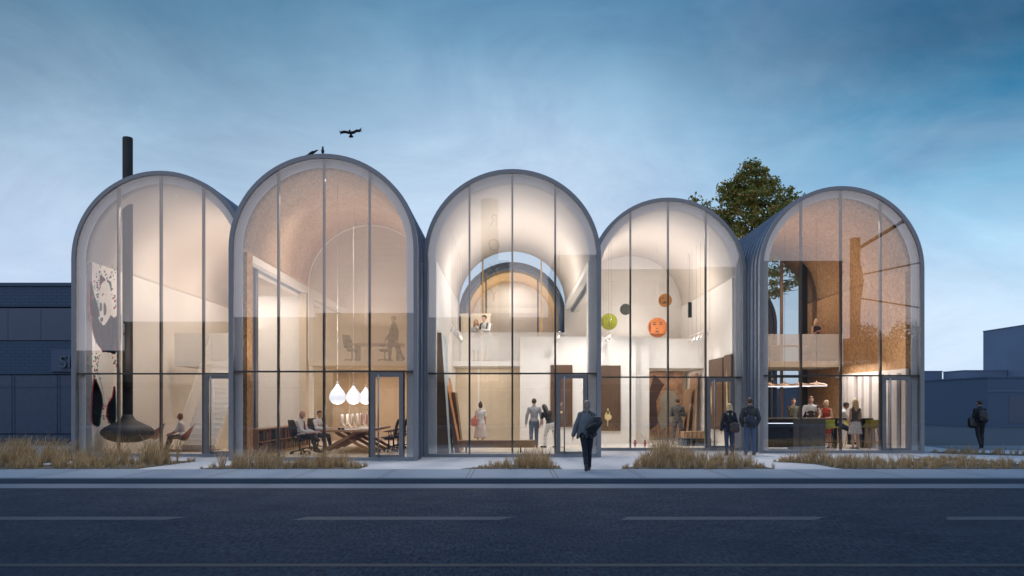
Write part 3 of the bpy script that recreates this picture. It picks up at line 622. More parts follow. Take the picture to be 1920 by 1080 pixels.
def person(label, loc, rz, H=1.75, P=None, top=None, pants=None, skirt=None, shoes=None, hair=('short', 'brown'), skin=SKIN, sleeve='long', fem=False, coat=0, hood=False, pelvis=None, group=None, extra=None, bare_legs=False, hi=False):
    """facing -Y before rotation; left side is +X"""
    P = P or {}; k = H
    root = empty('person', loc, label, 'person', group, rz)
    lean = V(P.get('lean', (0, 0, 1))).normalized(); yaw = P.get('yaw', 0)
    side = V((cos(yaw), sin(yaw), 0)); side = (side - lean * side.dot(lean)).normalized(); front = lean.cross(side) * -1
    if front.y > 0 and abs(yaw) < 1.5: front = -front
    hs = V((1, 0, 0))
    pel = V((0, 0, pelvis if pelvis else .52 * k)); sw = (.088 if fem else .104) * k; hw = .05 * k
    neck = pel + lean * .30 * k; legs = {}
    for s, n in ((-1, 'R'), (1, 'L')):
        td, sd = P.get('leg' + n, ((0, 0, -1), (0, 0, -1)))
        hip = pel + hs * s * hw - V((0, 0, .01 * k)); knee = hip + V(td).normalized() * .245 * k; ank = knee + V(sd).normalized() * .235 * k
        legs[n] = (hip, knee, ank)
    if not pelvis:
        low = min(legs['R'][2].z, legs['L'][2].z); dz = .045 * k - low
        pel.z += dz; neck.z += dz
        for n in legs: legs[n] = tuple(p + V((0, 0, dz)) for p in legs[n])
    arms = {}
    for s, n in ((-1, 'R'), (1, 'L')):
        ud, fd = P.get('arm' + n, ((s * .12, 0, -1), (s * .04, -.12, -1)))
        sh = neck + side * s * sw - lean * .038 * k; el = sh + V(ud).normalized() * .165 * k; wr = el + V(fd).normalized() * .145 * k
        arms[n] = (sh, el, wr, V(fd).normalized())
    hd = V(P.get('look', tuple(front))).normalized(); tilt = V(P.get('headup', tuple(lean))).normalized()
    hc = neck + tilt * .105 * k + hd * .012 * k
    hr = hd.cross(tilt).normalized(); hu = hr.cross(hd).normalized()
    HR = Matrix((hr, -hd, hu)).transposed()   # columns: right, back, up
    TR = Matrix((side, -front, lean)).transposed()
    cw = .88 if fem else 1.0
    def torso(mb, g=0, low=True):
        mb.ell(neck - lean * .085 * k, ((.088 * cw) * k + g, .058 * k + g, .095 * k + g), R=TR)
        mb.ell(neck - lean * .175 * k, ((.073 * cw) * k + g, .052 * k + g, .085 * k + g), R=TR)
        if fem: mb.ell(neck - lean * .10 * k + front * .03 * k, (.066 * k + g, .038 * k + g, .038 * k + g), R=TR)
        mb.cap(neck - lean * .048 * k - side * sw * .80, neck - lean * .048 * k + side * sw * .80, .032 * k + g, .032 * k + g)
        for s_ in (-1, 1): mb.cap(neck - lean * .004 * k, neck - lean * .04 * k + side * sw * .8 * s_, .030 * k + g * .5, .026 * k + g)
        if low: mb.ell(pel + lean * .02 * k, ((.092 if fem else .086) * k + g, .062 * k + g, .07 * k + g), R=TR)
    def arm(mb, n, g=0, to=2.0):
        sh, el, wr, fd = arms[n]
        mb.ell(sh, .033 * k + g); 
        e = el if to >= 1 else sh + (el - sh) * to
        mb.cap(sh, e, .030 * k + g, .025 * k + g)
        if to > 1: w = el + (wr - el) * min(1, to - 1); mb.cap(el, w, .0255 * k + g, (.0165 + .008 * (2 - min(to, 2))) * k + g)
    def leg(mb, n, g=0, to=2.0, g2=None):
        h, kn, an = legs[n]; g2 = g if g2 is None else g2
        mb.cap(h, kn if to >= 1 else h + (kn - h) * to, .05 * k + g, .034 * k + g)
        if to > 1:
            a = kn + (an - kn) * min(1, to - 1); mb.cap(kn, a, .034 * k + g, .022 * k + g2)
            mb.ell(kn + (an - kn) * .3 + V((0, .008 * k, 0)), (.033 * k + g, .035 * k + g, .06 * k + g))
    b = MB(); torso(b); b.cap(neck - lean * .02 * k, hc - tilt * .02 * k, .034 * k, .030 * k)
    b.ell(hc, (.044 * k, .054 * k, .062 * k), 18, 12, R=HR); b.ell(hc + hd * .012 * k - hu * .033 * k, (.031 * k, .036 * k, .034 * k), R=HR)
    b.cap(hc + hd * .050 * k, hc + hd * .062 * k - hu * .016 * k, .006 * k, .009 * k)
    for s in (-1, 1): b.ell(hc + hr * s * .044 * k - hu * .004 * k, (.008 * k, .014 * k, .019 * k), R=HR)
    for n, s in (('R', -1), ('L', 1)):
        arm(b, n); sh, el, wr, fd = arms[n]
        sp = front - fd * front.dot(fd)
        if sp.length < .3: sp = lean - fd * lean.dot(fd)
        if fd.z > -.3: sp = (side * -s) - fd * (side * -s).dot(fd)
        sp.normalize(); pn = fd.cross(sp).normalized()
        if pn.dot(side * -s) < 0: pn = -pn
        PR = Matrix((sp, pn, fd)).transposed()
        b.ell(wr + fd * .028 * k, (.022 * k, .010 * k, .030 * k), R=PR)
        for q, (o, L) in enumerate(((-.016, .036), (-.0055, .043), (.005, .041), (.0155, .033))):
            a = wr + fd * .048 * k - sp * o * k; m = a + (fd + pn * .25 + sp * -o * 4).normalized() * L * .55 * k; e = m + (fd + pn * .8).normalized() * L * .5 * k
            b.cap(a, m, .0052 * k, .0048 * k, 8); b.cap(m, e, .0048 * k, .004 * k, 8)
        a = wr + fd * .012 * k + sp * .014 * k; b.cap(a, a + (fd * .7 + sp * .7 + pn * .3).normalized() * .022 * k, .0068 * k, .006 * k, 8)
        b.cap(a + (fd * .7 + sp * .7 + pn * .3).normalized() * .022 * k, a + (fd * 1.5 + sp * .9 + pn * .8).normalized() * .040 * k, .006 * k, .005 * k, 8)
        leg(b, n)
        an = legs[n][2]; tf = V(P.get('toe' + n, (0, -1, 0))).normalized()
        b.cap(an + tf * -.012 * k - V((0, 0, .02 * k)), an + tf * .085 * k - V((0, 0, .028 * k)), .020 * k, .015 * k)
    remesh(b, 'body', skin, root, .0085 if hi else .0095, 2)
    for s in (-1, 1):
        MB().ell(hc + hd * .0475 * k + hr * s * .018 * k + hu * .004 * k, (.0065 * k, .005 * k, .0042 * k), 8, 6, R=HR).build('eye', EYE_M, root, local=True)
    MB().ell(hc + hd * .0445 * k - hu * .031 * k, (.012 * k, .006 * k, .0038 * k), 8, 6, R=HR).build('mouth', LIP, root, local=True)
    # hair
    style, hcol = hair
    if style:
        h = MB(); h.ell(hc - hd * .014 * k + hu * .014 * k, (.050 * k, .052 * k, .058 * k), 18, 12, R=HR)
        if style in ('bob', 'long', 'pony', 'bun'): h.ell(hc - hd * .026 * k - hu * .012 * k, (.047 * k, .040 * k, .055 * k), R=HR)
        if style == 'bob':
            for s in (-1, 1): h.cap(hc + hr * s * .038 * k, hc + hr * s * .042 * k - hu * .055 * k, .018 * k, .016 * k)
            h.ell(hc - hd * .02 * k - hu * .045 * k, (.05 * k, .034 * k, .028 * k), R=HR)
        if style == 'long':
            for q in (-2, -1, 0, 1, 2):
                a = hc + hr * q * .018 * k - hd * .032 * k; e = a - lean * (.16 + .02 * (q % 2)) * k - front * .03 * k
                h.cap(a, e, .024 * k, .014 * k)
            for s in (-1, 1): h.cap(hc + hr * s * .042 * k + hu * .01 * k - hd * .01 * k, hc + hr * s * .052 * k - lean * .12 * k, .017 * k, .014 * k)
        if style == 'pony': h.ell(hc - hd * .06 * k - hu * .01 * k, .018 * k); h.cap(hc - hd * .065 * k - hu * .02 * k, neck - lean * .045 * k - front * .07 * k, .022 * k, .016 * k); h.cap(neck - lean * .045 * k - front * .07 * k, neck - lean * .085 * k - front * .075 * k + side * .004 * k, .017 * k, .006 * k)
        if style == 'bun': h.ell(hc - hd * .02 * k + hu * .068 * k, .024 * k)
        if style == 'short': h.ell(hc + hd * .012 * k + hu * .042 * k, (.040 * k, .038 * k, .022 * k), R=HR)
        remesh(h, 'hair', HAIRS[hcol], root, .007, 1, .008)
    if style == 'bald_beard' or (extra and 'beard' in extra):
        MB().ell(hc + hd * .018 * k - hu * .042 * k, (.033 * k, .036 * k, .024 * k), R=HR).build('beard', HAIRS['grey'], root, local=True)
    # clothes
    if top:
        g = .009 * k + (.008 * k if coat else 0); t = MB(); torso(t, g)
        to = {'long': 1.97, 'short': .55, 'elbow': 1.1, 'none': 0}[sleeve]
        if to:
            for n in 'RL': arm(t, n, g * .9, to)
        if coat:
            dn = V((0, 0, -1)); hem = pel + dn * coat * k
            for q in range(8):
                a = 2 * pi * q / 8; d = side * cos(a) * .088 * k + front * sin(a) * .062 * k
                t.cap(pel + d * .6 + lean * .03 * k, hem + d * (1.0 + .25 * (coat > .12)) , .03 * k, .022 * k)
        if hood: t.ell(neck + lean * .01 * k - front * .035 * k, (.066 * k, .040 * k, .036 * k), R=TR); t.cap(neck + side * -.035 * k + lean * .012 * k, neck + side * .035 * k + lean * .012 * k, .032 * k, .032 * k)
        elif sleeve != 'none': t.cap(neck - lean * .015 * k, neck + tilt * .025 * k, .042 * k, .036 * k)
        remesh(t, 'jacket' if coat or hood else 'shirt', top, root, .0105, 2, .016 if coat else .010)
    if pants:
        t = MB(); g = .007 * k
        t.ell(pel + lean * .0 * k, ((.094 if fem else .088) * k + g, .064 * k + g, .062 * k + g), R=TR)
        for n in 'RL': leg(t, n, g, 1.96, g + .004 * k)
        remesh(t, 'trousers', pants, root, .0105, 2, .010)
    if skirt:
        m_, L, fl = skirt; c0 = pel + lean * .055 * k; kx = MB(); n = 48; m = 8; td = (V(P.get('legR', ((0, 0, -1),))[0]) + V(P.get('legL', ((0, 0, -1),))[0])).normalized()
        for layer in (0, 1):
            for i in range(m + 1):
                u = i / m; c = c0 + (V((0, 0, -1)) * .75 + td * .25).normalized() * L * k * u; rx = (.078 + fl * u + .02 * min(1, u * 4)) * k - layer * .006; ry = (.056 + fl * .85 * u + .02 * min(1, u * 4)) * k - layer * .006
                for j in range(n):
                    a = 2 * pi * j / n; w = 1 + .07 * u * sin(a * 11 + 1.3 * sin(3 * a)); kx.v.append(c + hs * cos(a) * rx * w + V((0, 1, 0)) * sin(a) * ry * w)
        for layer in (0, 1):
            o0 = layer * (m + 1) * n
            for i in range(m):
                for j in range(n): kx.f.append((o0 + i * n + j, o0 + i * n + (j + 1) % n, o0 + (i + 1) * n + (j + 1) % n, o0 + (i + 1) * n + j)); kx.sm.append(True)
        for j in range(n):
            for q in (0, m): a_ = q * n; b_ = (m + 1 + q) * n; kx.f.append((a_ + j, a_ + (j + 1) % n, b_ + (j + 1) % n, b_ + j)); kx.sm.append(True)
        kx.build('skirt', m_, root, local=True)
    if shoes:
        for n in 'RL':
            an = legs[n][2]; tf = V(P.get('toe' + n, (0, -1, 0))).normalized(); s = MB()
            s.cap(an + tf * -.014 * k - V((0, 0, .018 * k)), an + tf * .088 * k - V((0, 0, .026 * k)), .026 * k, .020 * k)
            if P.get('boot'): s.cap(an - V((0, 0, .01 * k)), an + (legs[n][1] - an).normalized() * .06 * k, .029 * k, .030 * k)
            s.obox(an + tf * -.034 * k - V((0, 0, .041 * k)), an + tf * .10 * k - V((0, 0, .041 * k)), .036 * k, .010 * k)
            remesh(s, 'shoe', shoes, root, .009, 1)
    root['_j'] = 0; del root['_j']
    J = dict(pel=pel, neck=neck, hc=hc, side=side, front=front, lean=lean, arms=arms, legs=legs, k=k, root=root)
    return J
def wpt(J, p): r = J['root']; return Matrix.Rotation(r.rotation_euler.z, 3, 'Z') @ V(p) + r.location
def bag(J, name, label, cat, m, c, size, strap=None, straps_m=None, soft=.3, roll=0):
    """soft rounded bag hanging on a person; c and strap points in the person's frame"""
    c0 = wpt(J, c); t = empty(name, c0 - V((0, 0, size[2] / 2)), label, cat, rz=J['root'].rotation_euler.z)
    b = MB(); w, d, h = (x / 2 for x in size)
    for sx in (-1, 1):
        b.cap((sx * w * .55, 0, h * .45), (sx * w * .62, 0, h * 1.5), d * .9, d * .75)
    b.ell((0, 0, h * .8), (w, d, h * .78), 18, 12); b.ell((0, 0, h * 1.35), (w * .8, d * .75, h * .6), 18, 12)
    b.v = [v + V((0, -.25 * d * (v.z / h - .8), 0)) for v in b.v]
    if roll: RR = Matrix.Rotation(roll, 3, 'Y'); b.v = [RR @ (v - V((0, 0, h))) + V((0, 0, h)) for v in b.v]
    remesh(b, 'bag_body', m, t, .011, 2, .03)
    if strap:
        s = MB(); inv = Matrix.Rotation(-t.rotation_euler.z, 3, 'Z')
        for pts in strap: s.tube([inv @ (wpt(J, p) - t.location) for p in pts], .012, 8)
        s.build('strap', straps_m or m, t, local=True)
    return t
UP = (0, 0, 1)
WHITEC = cloth('white_cloth', (.72, .71, .70)); BLACKC = cloth('black_cloth', (.018, .018, .022)); NAVY = cloth('navy_denim', (.03, .045, .085)); JEANS = cloth('blue_denim', (.075, .11, .19))
GREYK = cloth('grey_knit', (.36, .37, .40)); DGREY = cloth('dark_grey_cloth', (.07, .065, .062)); SHAWL = cloth('grey_shawl', (.12, .13, .145)); OLIVE = cloth('olive_parka', (.045, .05, .052)); COATB = cloth('black_coat', (.012, .015, .025))
LEATHER = mat('black_leather', (.012, .013, .016), .4, var=.2, scale=9, bump=.3); BROWNB = mat('brown_leather', (.045, .03, .025), .55, var=.3, scale=9)
WALK_A = dict(legR=((.06, -.12, -1), (.02, .06, -1)), legL=((-.10, .20, -1), (-.06, .72, -1)), toeL=(0, -.35, -1), toeR=(0, -1, 0))
# -- on the pavement
J = person('person in grey shawl and black trousers walking across the sidewalk towards the glass', (1.80, 19.25, 0), radians(176), 1.67,
    dict(WALK_A, armR=((.0, .0, -1), (0, -.1, -1)), armL=((.42, .15, -1), (.30, .05, -1)), boot=True, lean=(0.0, -.04, 1)), top=SHAWL, pants=cloth('black_trousers', (.012, .016, .026)), shoes=DGREY, hair=('pony', 'grey'), fem=True, coat=.05, hood=True, hi=True)
sh = MB(); 
for q in range(28):   # pointed shawl hem
    pass
root = J['root']; n = 40; kx = MB()
for L_ in (0, 1):
    for i in range(7):
        u = i / 6
        for j in range(n):
            a = 2 * pi * j / n; dip = .10 * max(0, sin(a * 2 + .6)) ** 2 + .05 * sin(a * 5)
            z = J['neck'].z + .0 - u * (.50 + dip * (1 if u > .3 else 0)); r = 1 + .05 * sin(a * 7) * u; kx.v.append(V(((.10 + .095 * min(1, u * 3) + .05 * u - L_ * .01) * cos(a) * r, (.09 + .04 * min(1, u * 3) + .08 * u - L_ * .01) * sin(a) * r, z)))
for L_ in (0, 1):
    for i in range(6):
        for j in range(n): o0 = L_ * 7 * n; kx.f.append((o0 + i * n + j, o0 + i * n + (j + 1) % n, o0 + (i + 1) * n + (j + 1) % n, o0 + (i + 1) * n + j)); kx.sm.append(True)
for j in range(n):
    for q in (0, 6): kx.f.append((q * n + j, q * n + (j + 1) % n, (7 + q) * n + (j + 1) % n, (7 + q) * n + j)); kx.sm.append(True)
kx.build('shawl', SHAWL, root, local=True)
bag(J, 'shoulder_bag', 'slouchy black shoulder bag on the back of the person in the grey shawl', 'bag', LEATHER, (-.17, .22, J['pel'].z + .20), (.24, .17, .52),
    [[(-.10, .24, J['pel'].z + .42), (-.12, .12, J['neck'].z + .0), (-.12, -.02, J['neck'].z + .015), (-.12, -.15, J['neck'].z - .1)]], roll=-.65)
J = person('person with blonde hair in a black hooded coat standing outside the glass door', (6.72, 24.75, 0), radians(184), 1.60,
    dict(armR=((-.30, .05, -1), (-.12, -.05, -1)), armL=((.30, .05, -1), (.14, -.02, -1)), legR=((-.02, -.06, -1), (-.02, .05, -1)), legL=((.03, .05, -1), (.02, .10, -1))),
    top=COATB, pants=NAVY, shoes=BLACKC, hair=('long', 'blonde'), fem=True, coat=.06, hood=True, hi=True)
bag(J, 'shoulder_bag', 'brown crossbody bag on the person with blonde hair outside', 'bag', BROWNB, (-.10, .21, J['pel'].z + .02), (.32, .13, .34),
    [[(.02, .18, J['pel'].z + .15), (.12, .16, J['neck'].z - .08), (.12, .02, J['neck'].z + .03)]])
J = person('person in dark olive parka and blue jeans standing between two pavilions', (7.42, 24.95, 0), radians(178), 1.78,
    dict(armR=((-.32, .05, -1), (.30, -.35, -1)), armL=((.32, .05, -1), (-.3, -.35, -1)), legR=((-.06, 0, -1), (-.03, .05, -1)), legL=((.06, 0, -1), (.04, .05, -1))),
    top=OLIVE, pants=JEANS, shoes=mat('brown_shoe', (.10, .05, .03), .5), hair=('short', 'brown'), coat=.04, hood=True, hi=True)
bag(J, 'messenger_bag', 'navy messenger bag on the back of the person in the olive parka', 'bag', mat('navy_canvas', (.02, .025, .045), .7), (.02, .22, J['pel'].z + .13), (.42, .12, .27),
    [[(-.12, .20, J['pel'].z + .05), (.02, .19, J['pel'].z + .3), (.14, .10, J['neck'].z + .0), (.12, -.05, J['neck'].z + .02)], [(.16, .22, J['pel'].z + .22), (.17, .12, J['neck'].z - .08)]], roll=-.5)
J = person('person all in black with a backpack walking away by the blue buildings', (16.9, 28.9, 0), radians(172), 1.72,
    dict(legR=((0, -.12, -1), (0, .05, -1)), legL=((0, .12, -1), (0, .7, -1)), toeL=(0, -.4, -1), armR=((-.15, .0, -1), (-.05, -.6, -1)), armL=((.18, 0, -1), (.1, -.2, -1)), look=(.45, -1, -.05)),
    top=BLACKC, pants=BLACKC, shoes=BLACKC, hair=('short', 'black'), fem=True, coat=.05, hi=True)
bag(J, 'backpack', 'black backpack worn by the walker in black beside the right buildings', 'bag', LEATHER, (-.03, .20, J['pel'].z + .24), (.31, .20, .46),
    [[(s * .09, .16, J['pel'].z + .42), (s * .10, 0, J['neck'].z + .02), (s * .11, -.11, J['neck'].z - .1), (s * .10, -.02, J['pel'].z + .15)] for s in (-1, 1)])
bag(J, 'tote_bag', 'black tote bag hanging from the left shoulder of the walker in black', 'bag', LEATHER, (.27, .03, J['pel'].z + .02), (.12, .28, .34), [[(.26, .08, J['pel'].z + .1), (.19, .04, J['neck'].z), (.26, -.04, J['pel'].z + .1)]])
# -- middle gallery
PINK = cloth('pale_pleated_skirt', (.66, .55, .50)); CORAL = cloth('coral_bag', (.62, .22, .16))
J = person('person with hair bun, white top and long pale skirt behind the bench', (-1.14, 28.9, .02), radians(175), 1.62,
    dict(armR=((-.15, -.1, -1), (.1, -.7, -.6)), armL=((.2, .15, -1), (-.1, -.35, -1)), look=(.4, -1, -.1), legR=((0, -.05, -1), (0, .05, -1)), legL=((0, .06, -1), (0, .08, -1))),
    top=WHITEC, skirt=(PINK, .38, .05), shoes=BLACKC, hair=('bun', 'brown'), fem=True, sleeve='short')
bag(J, 'shoulder_bag', 'coral red shoulder bag of the person with the hair bun', 'bag', CORAL, (.21, .10, J['pel'].z + .06), (.27, .12, .34), [[(.17, .11, J['pel'].z + .2), (.13, .05, J['neck'].z + .02), (.24, .0, J['pel'].z + .22)]])
J = person('person in light grey sweater and jeans walking in the gallery', (.80, 28.9, .02), radians(182), 1.77,
    dict(armR=((-.28, .05, -1), (-.12, -.15, -1)), armL=((.30, .05, -1), (.1, -.1, -1)), legR=((0, -.15, -1), (0, .2, -1)), legL=((.05, .12, -1), (.03, .5, -1))),
    top=GREYK, pants=cloth('washed_denim', (.13, .16, .21)), shoes=cloth('red_shoe', (.4, .04, .03)), hair=('short', 'brown'))
J = person('person with long dark hair and spotted white trousers bending forward in the gallery', (1.38, 28.8, .02), radians(200), 1.62,
    dict(lean=(.25, -.30, 1), armR=((-.1, -.1, -1), (0, -.1, -1)), armL=((.15, -.2, -1), (.35, -.1, -1)), legR=((-.12, .25, -1), (-.1, .1, -1)), legL=((.25, -.1, -1), (.12, .2, -1)), look=(.5, -.8, -.6), toeL=(.8, -.6, 0), toeR=(.3, -1, 0)),
    top=BLACKC, pants=cloth('spotted_trousers', (.74, .73, .72), pattern=(9, .22, (.12, .11, .10))), shoes=BLACKC, hair=('long', 'black'), fem=True, sleeve='short')
CC = cloth('pale_grey_top', (.50, .49, .48))
J = person('person with auburn hair in grey top leaning on the gallery balcony', (-1.43, 31.85, 3.28), radians(-8), 1.66,
    dict(armR=((-.15, -.1, -1), (.35, -.7, -.3)), armL=((.15, -.15, -1), (-.35, -.7, -.2)), look=(.1, -1, .05)), top=CC, skirt=(WHITEC, .32, .05), shoes=BLACKC, hair=('long', 'auburn'), fem=True, sleeve='short')
J = person('person in white shirt with a sweater round the shoulders on the balcony', (-1.0, 31.85, 3.28), radians(-28), 1.84,
    dict(lean=(-.08, -.12, 1), armR=((.05, -.5, -1), (-.25, -.5, .75)), armL=((.1, -.5, -1), (-.7, -.5, .1)), look=(-.5, -1, -.1)), top=WHITEC, pants=CC, shoes=BLACKC, hair=('short', 'black'))
MB().tube([J['neck'] + V(p) for p in ((-.13, -.16, -.24), (-.15, -.12, -.06), (-.10, .03, .02), (.0, .09, .02), (.10, .05, .01), (.15, -.08, -.06), (.14, -.13, -.25))], .035, 10).build('shoulder_sweater', DGREY, J['root'], local=True)
# -- right gallery
J = person('person in dark sweater with folded arms facing the big painting', (6.40, 30.9, .02), radians(160), 1.78,
    dict(armR=((-.25, -.25, -1), (.85, -.5, .05)), armL=((.25, -.25, -1), (-.85, -.5, .15)), legR=((-.10, .02, -1), (-.06, .05, -1)), legL=((.14, -.05, -1), (.06, .1, -1)), look=(-.2, -1, 0)),
    top=DGREY, pants=cloth('brown_grey_trousers', (.10, .085, .08)), shoes=BLACKC, hair=('short', 'brown'))
# -- bay 1
SIT = dict(legR=((-.06, -1, -.08), (-.02, -.35, -1)), legL=((.06, -1, -.05), (.02, -.25, -1)))
J = person('person with brown bob in white shirt seated in the wire chair', (-11.08, 26.9, .02), radians(-84), 1.62,
    dict(SIT, lean=(0, -.10, 1), armR=((-.05, -.45, -1), (.0, -.9, -.45)), armL=((.05, -.45, -1), (-.05, -.9, -.45))), top=WHITEC, pants=DGREY, shoes=BLACKC, hair=('bob', 'auburn'), fem=True, pelvis=.50, sleeve='elbow')
# -- bay 2
TIE = cloth('red_tie', (.30, .03, .04))
J = person('bald bearded person in white shirt and red tie sitting cross legged at the desk', (-6.62, 25.15, .02), radians(78), 1.76,
    dict(lean=(0, .06, 1), legR=((-.1, -1, .0), (.1, -.35, -1)), legL=((-.15, -1, .12), (-.75, -.55, -.25)), toeL=(-.6, -.8, .2), armR=((-.05, -.45, -1), (.1, -1, -.25)), armL=((.05, -.45, -1), (-.1, -1, -.25)), look=(0, -1, -.55), headup=(0, -.25, 1)),
    top=WHITEC, pants=cloth('charcoal_trousers', (.035, .03, .03)), shoes=BLACKC, hair=(None, None), pelvis=.55, extra=('beard',))
q = J['neck']; MB().tube([q + V((0, -.115, -.03)), q + V((0, -.15, -.2)), q + V((0, -.14, -.42))], [.014, .024, .03], 8).build('tie', TIE, J['root'], local=True)
J = person('dark haired person in white shirt sitting behind the desk monitors', (-6.75, 27.9, .02), radians(50), 1.74,
    dict(SIT, lean=(0, -.08, 1), armR=((-.05, -.5, -1), (.2, -1, .0)), armL=((.05, -.5, -1), (-.2, -1, .0)), look=(-.3, -1, 0)), top=WHITEC, pants=DGREY, shoes=BLACKC, hair=('short', 'black'), pelvis=.52)
MB().tube([J['neck'] + V((.08, -.05, .03)), J['neck'] + V((.09, -.12, -.15)), J['pel'] + V((.09, -.10, .05))], .014, 8).build('suspender', BLACKC, J['root'], local=True)
J = person('person in grey suit walking on the mezzanine behind the perforated screen', (-4.53, 30.7, 3.2), radians(-72), 1.78,
    dict(legR=((0, -.38, -1), (0, .02, -1)), legL=((0, .30, -1), (0, .62, -1)), armR=((0, -.35, -1), (0, -.7, -1)), armL=((.1, .25, -1), (.05, .0, -1)), toeL=(0, -.8, -.5)),
    top=DGREY, pants=DGREY, shoes=BLACKC, hair=('short', 'brown'), coat=.03)
# -- bay 5
BLK = cloth('black_dress', (.02, .018, .02))
J = person('blonde person in black dress standing on the bar mezzanine with phone', (12.22, 32.1, 3.26), radians(6), 1.74,
    dict(armR=((-.2, -.1, -1), (.55, -.7, .45)), armL=((.2, -.1, -1), (-.55, -.7, .35)), look=(-.15, -1, 0)), top=BLK, skirt=(BLK, .36, .07), shoes=BLACKC, hair=('long', 'blonde'), fem=True, sleeve='none')
MB().obox(J['arms']['R'][2] + V((.07, -.08, .04)), J['arms']['R'][2] + V((.08, -.07, .17)), .07, .012).build('phone', BLACKC, J['root'], local=True)
J = person('person in olive jacket holding a hand to the face behind the bar', (10.62, 30.2, .02), radians(4), 1.78,
    dict(armR=((-.1, -.55, -1), (.12, -.45, 1.2)), armL=((.15, .0, -1), (.0, -.5, -.9)), look=(-.15, -1, .05)), top=cloth('olive_jacket', (.10, .10, .075)), pants=BLACKC, shoes=BLACKC, hair=('short', 'brown'))
J = person('bearded person in dark vest and white shirt leaning on the bar', (10.72, 28.75, .02), radians(-10), 1.84,
    dict(lean=(0, -.16, 1), armR=((-.45, -.25, -1), (-.2, -1, -.35)), armL=((.5, -.2, -1), (-.35, -1, -.3)), look=(-.15, -1, .02)), top=WHITEC, pants=BLACKC, shoes=BLACKC, hair=('short', 'auburn'), sleeve='elbow')
t_ = MB(); TR = Matrix(((1, 0, 0), (0, 1, 0), (0, 0, 1)))
t_.ell(J['neck'] - J['lean'] * .20, (.155, .125, .20)); t_.ell(J['neck'] - J['lean'] * .37, (.152, .125, .18)); remesh(t_, 'vest', DGREY, J['root'], .011, 2)
J = person('blonde person in red dress holding a wine glass at the bar', (11.2, 28.5, .02), radians(-42), 1.70,
    dict(armR=((-.2, -.35, -1), (-.05, -.45, .9)), armL=((.25, -.2, -1), (-.6, -.8, -.1)), look=(-.7, -.7, 0)), top=cloth('red_dress', (.42, .055, .02)), skirt=(MATS['red_dress'], .28, .03), shoes=BLACKC, hair=('bob', 'blonde'), fem=True, sleeve='none')
c = wpt(J, J['arms']['R'][2] + V((0, -.05, .10))); 
tag(MB().lathe(c, [(.03, -.09), (.005, -.085), (.005, 0), (.03, .02), (.042, .06), (.036, .11)], 14).build('wine_glass', mat('dark_wine', (.10, .02, .02), .1)), 'glass of red wine raised by the person in the red dress', 'glass')
J = person('person in white shirt sitting sideways on a yellow bar stool', (11.72, 28.6, .02), radians(78), 1.76,
    dict(lean=(0, -.28, 1), legR=((0, -.9, -.45), (0, -.1, -1)), legL=((.1, -.9, -.5), (0, .1, -1)), armR=((-.05, -.55, -1), (0, -1, .15)), armL=((.05, -.55, -1), (0, -1, .15)), look=(0, -1, -.4)), top=WHITEC, pants=BLACKC, shoes=BLACKC, hair=('short', 'black'), skin=SKIN2, pelvis=.84)
J = person('person with long blonde hair in dark top and patterned skirt by the high table', (11.95, 27.85, .02), radians(185), 1.74,
    dict(armR=((-.2, -.1, -1), (.1, -.8, -.7)), armL=((.12, 0, -1), (0, -.2, -1)), look=(.3, -1, -.1)), top=DGREY, skirt=(cloth('dotted_skirt', (.60, .57, .55), pattern=(28, .32, (.20, .18, .18))), .29, .035), shoes=cloth('grey_boot', (.30, .29, .30)), hair=('long', 'blonde'), fem=True, sleeve='none')
# ================================================================ furniture and art
# -- bay 1: hanging fireplace
t = empty('hanging_fireplace', (-12.13, 25.25, 0), 'black suspended fireplace with a tall flue rising through the vault', 'fireplace'); bpy.context.view_layer.update()
MBK = mat('fire_steel', (.016, .013, .011), .62, .1)
c = V((-12.13, 25.25, .70))
MB().lathe(c, [(.02, -.33), (.35, -.31), (.6, -.22), (.76, -.08), (.79, .0), (.765, .07), (.66, .17), (.46, .27), (.28, .36), (.19, .45), (.155, .56)], 40).build('fire_pod', MBK, t)
MB().lathe(c, [(.152, .55), (.152, 9.28), (.14, 9.30)], 28).build('flue', MBK, t)
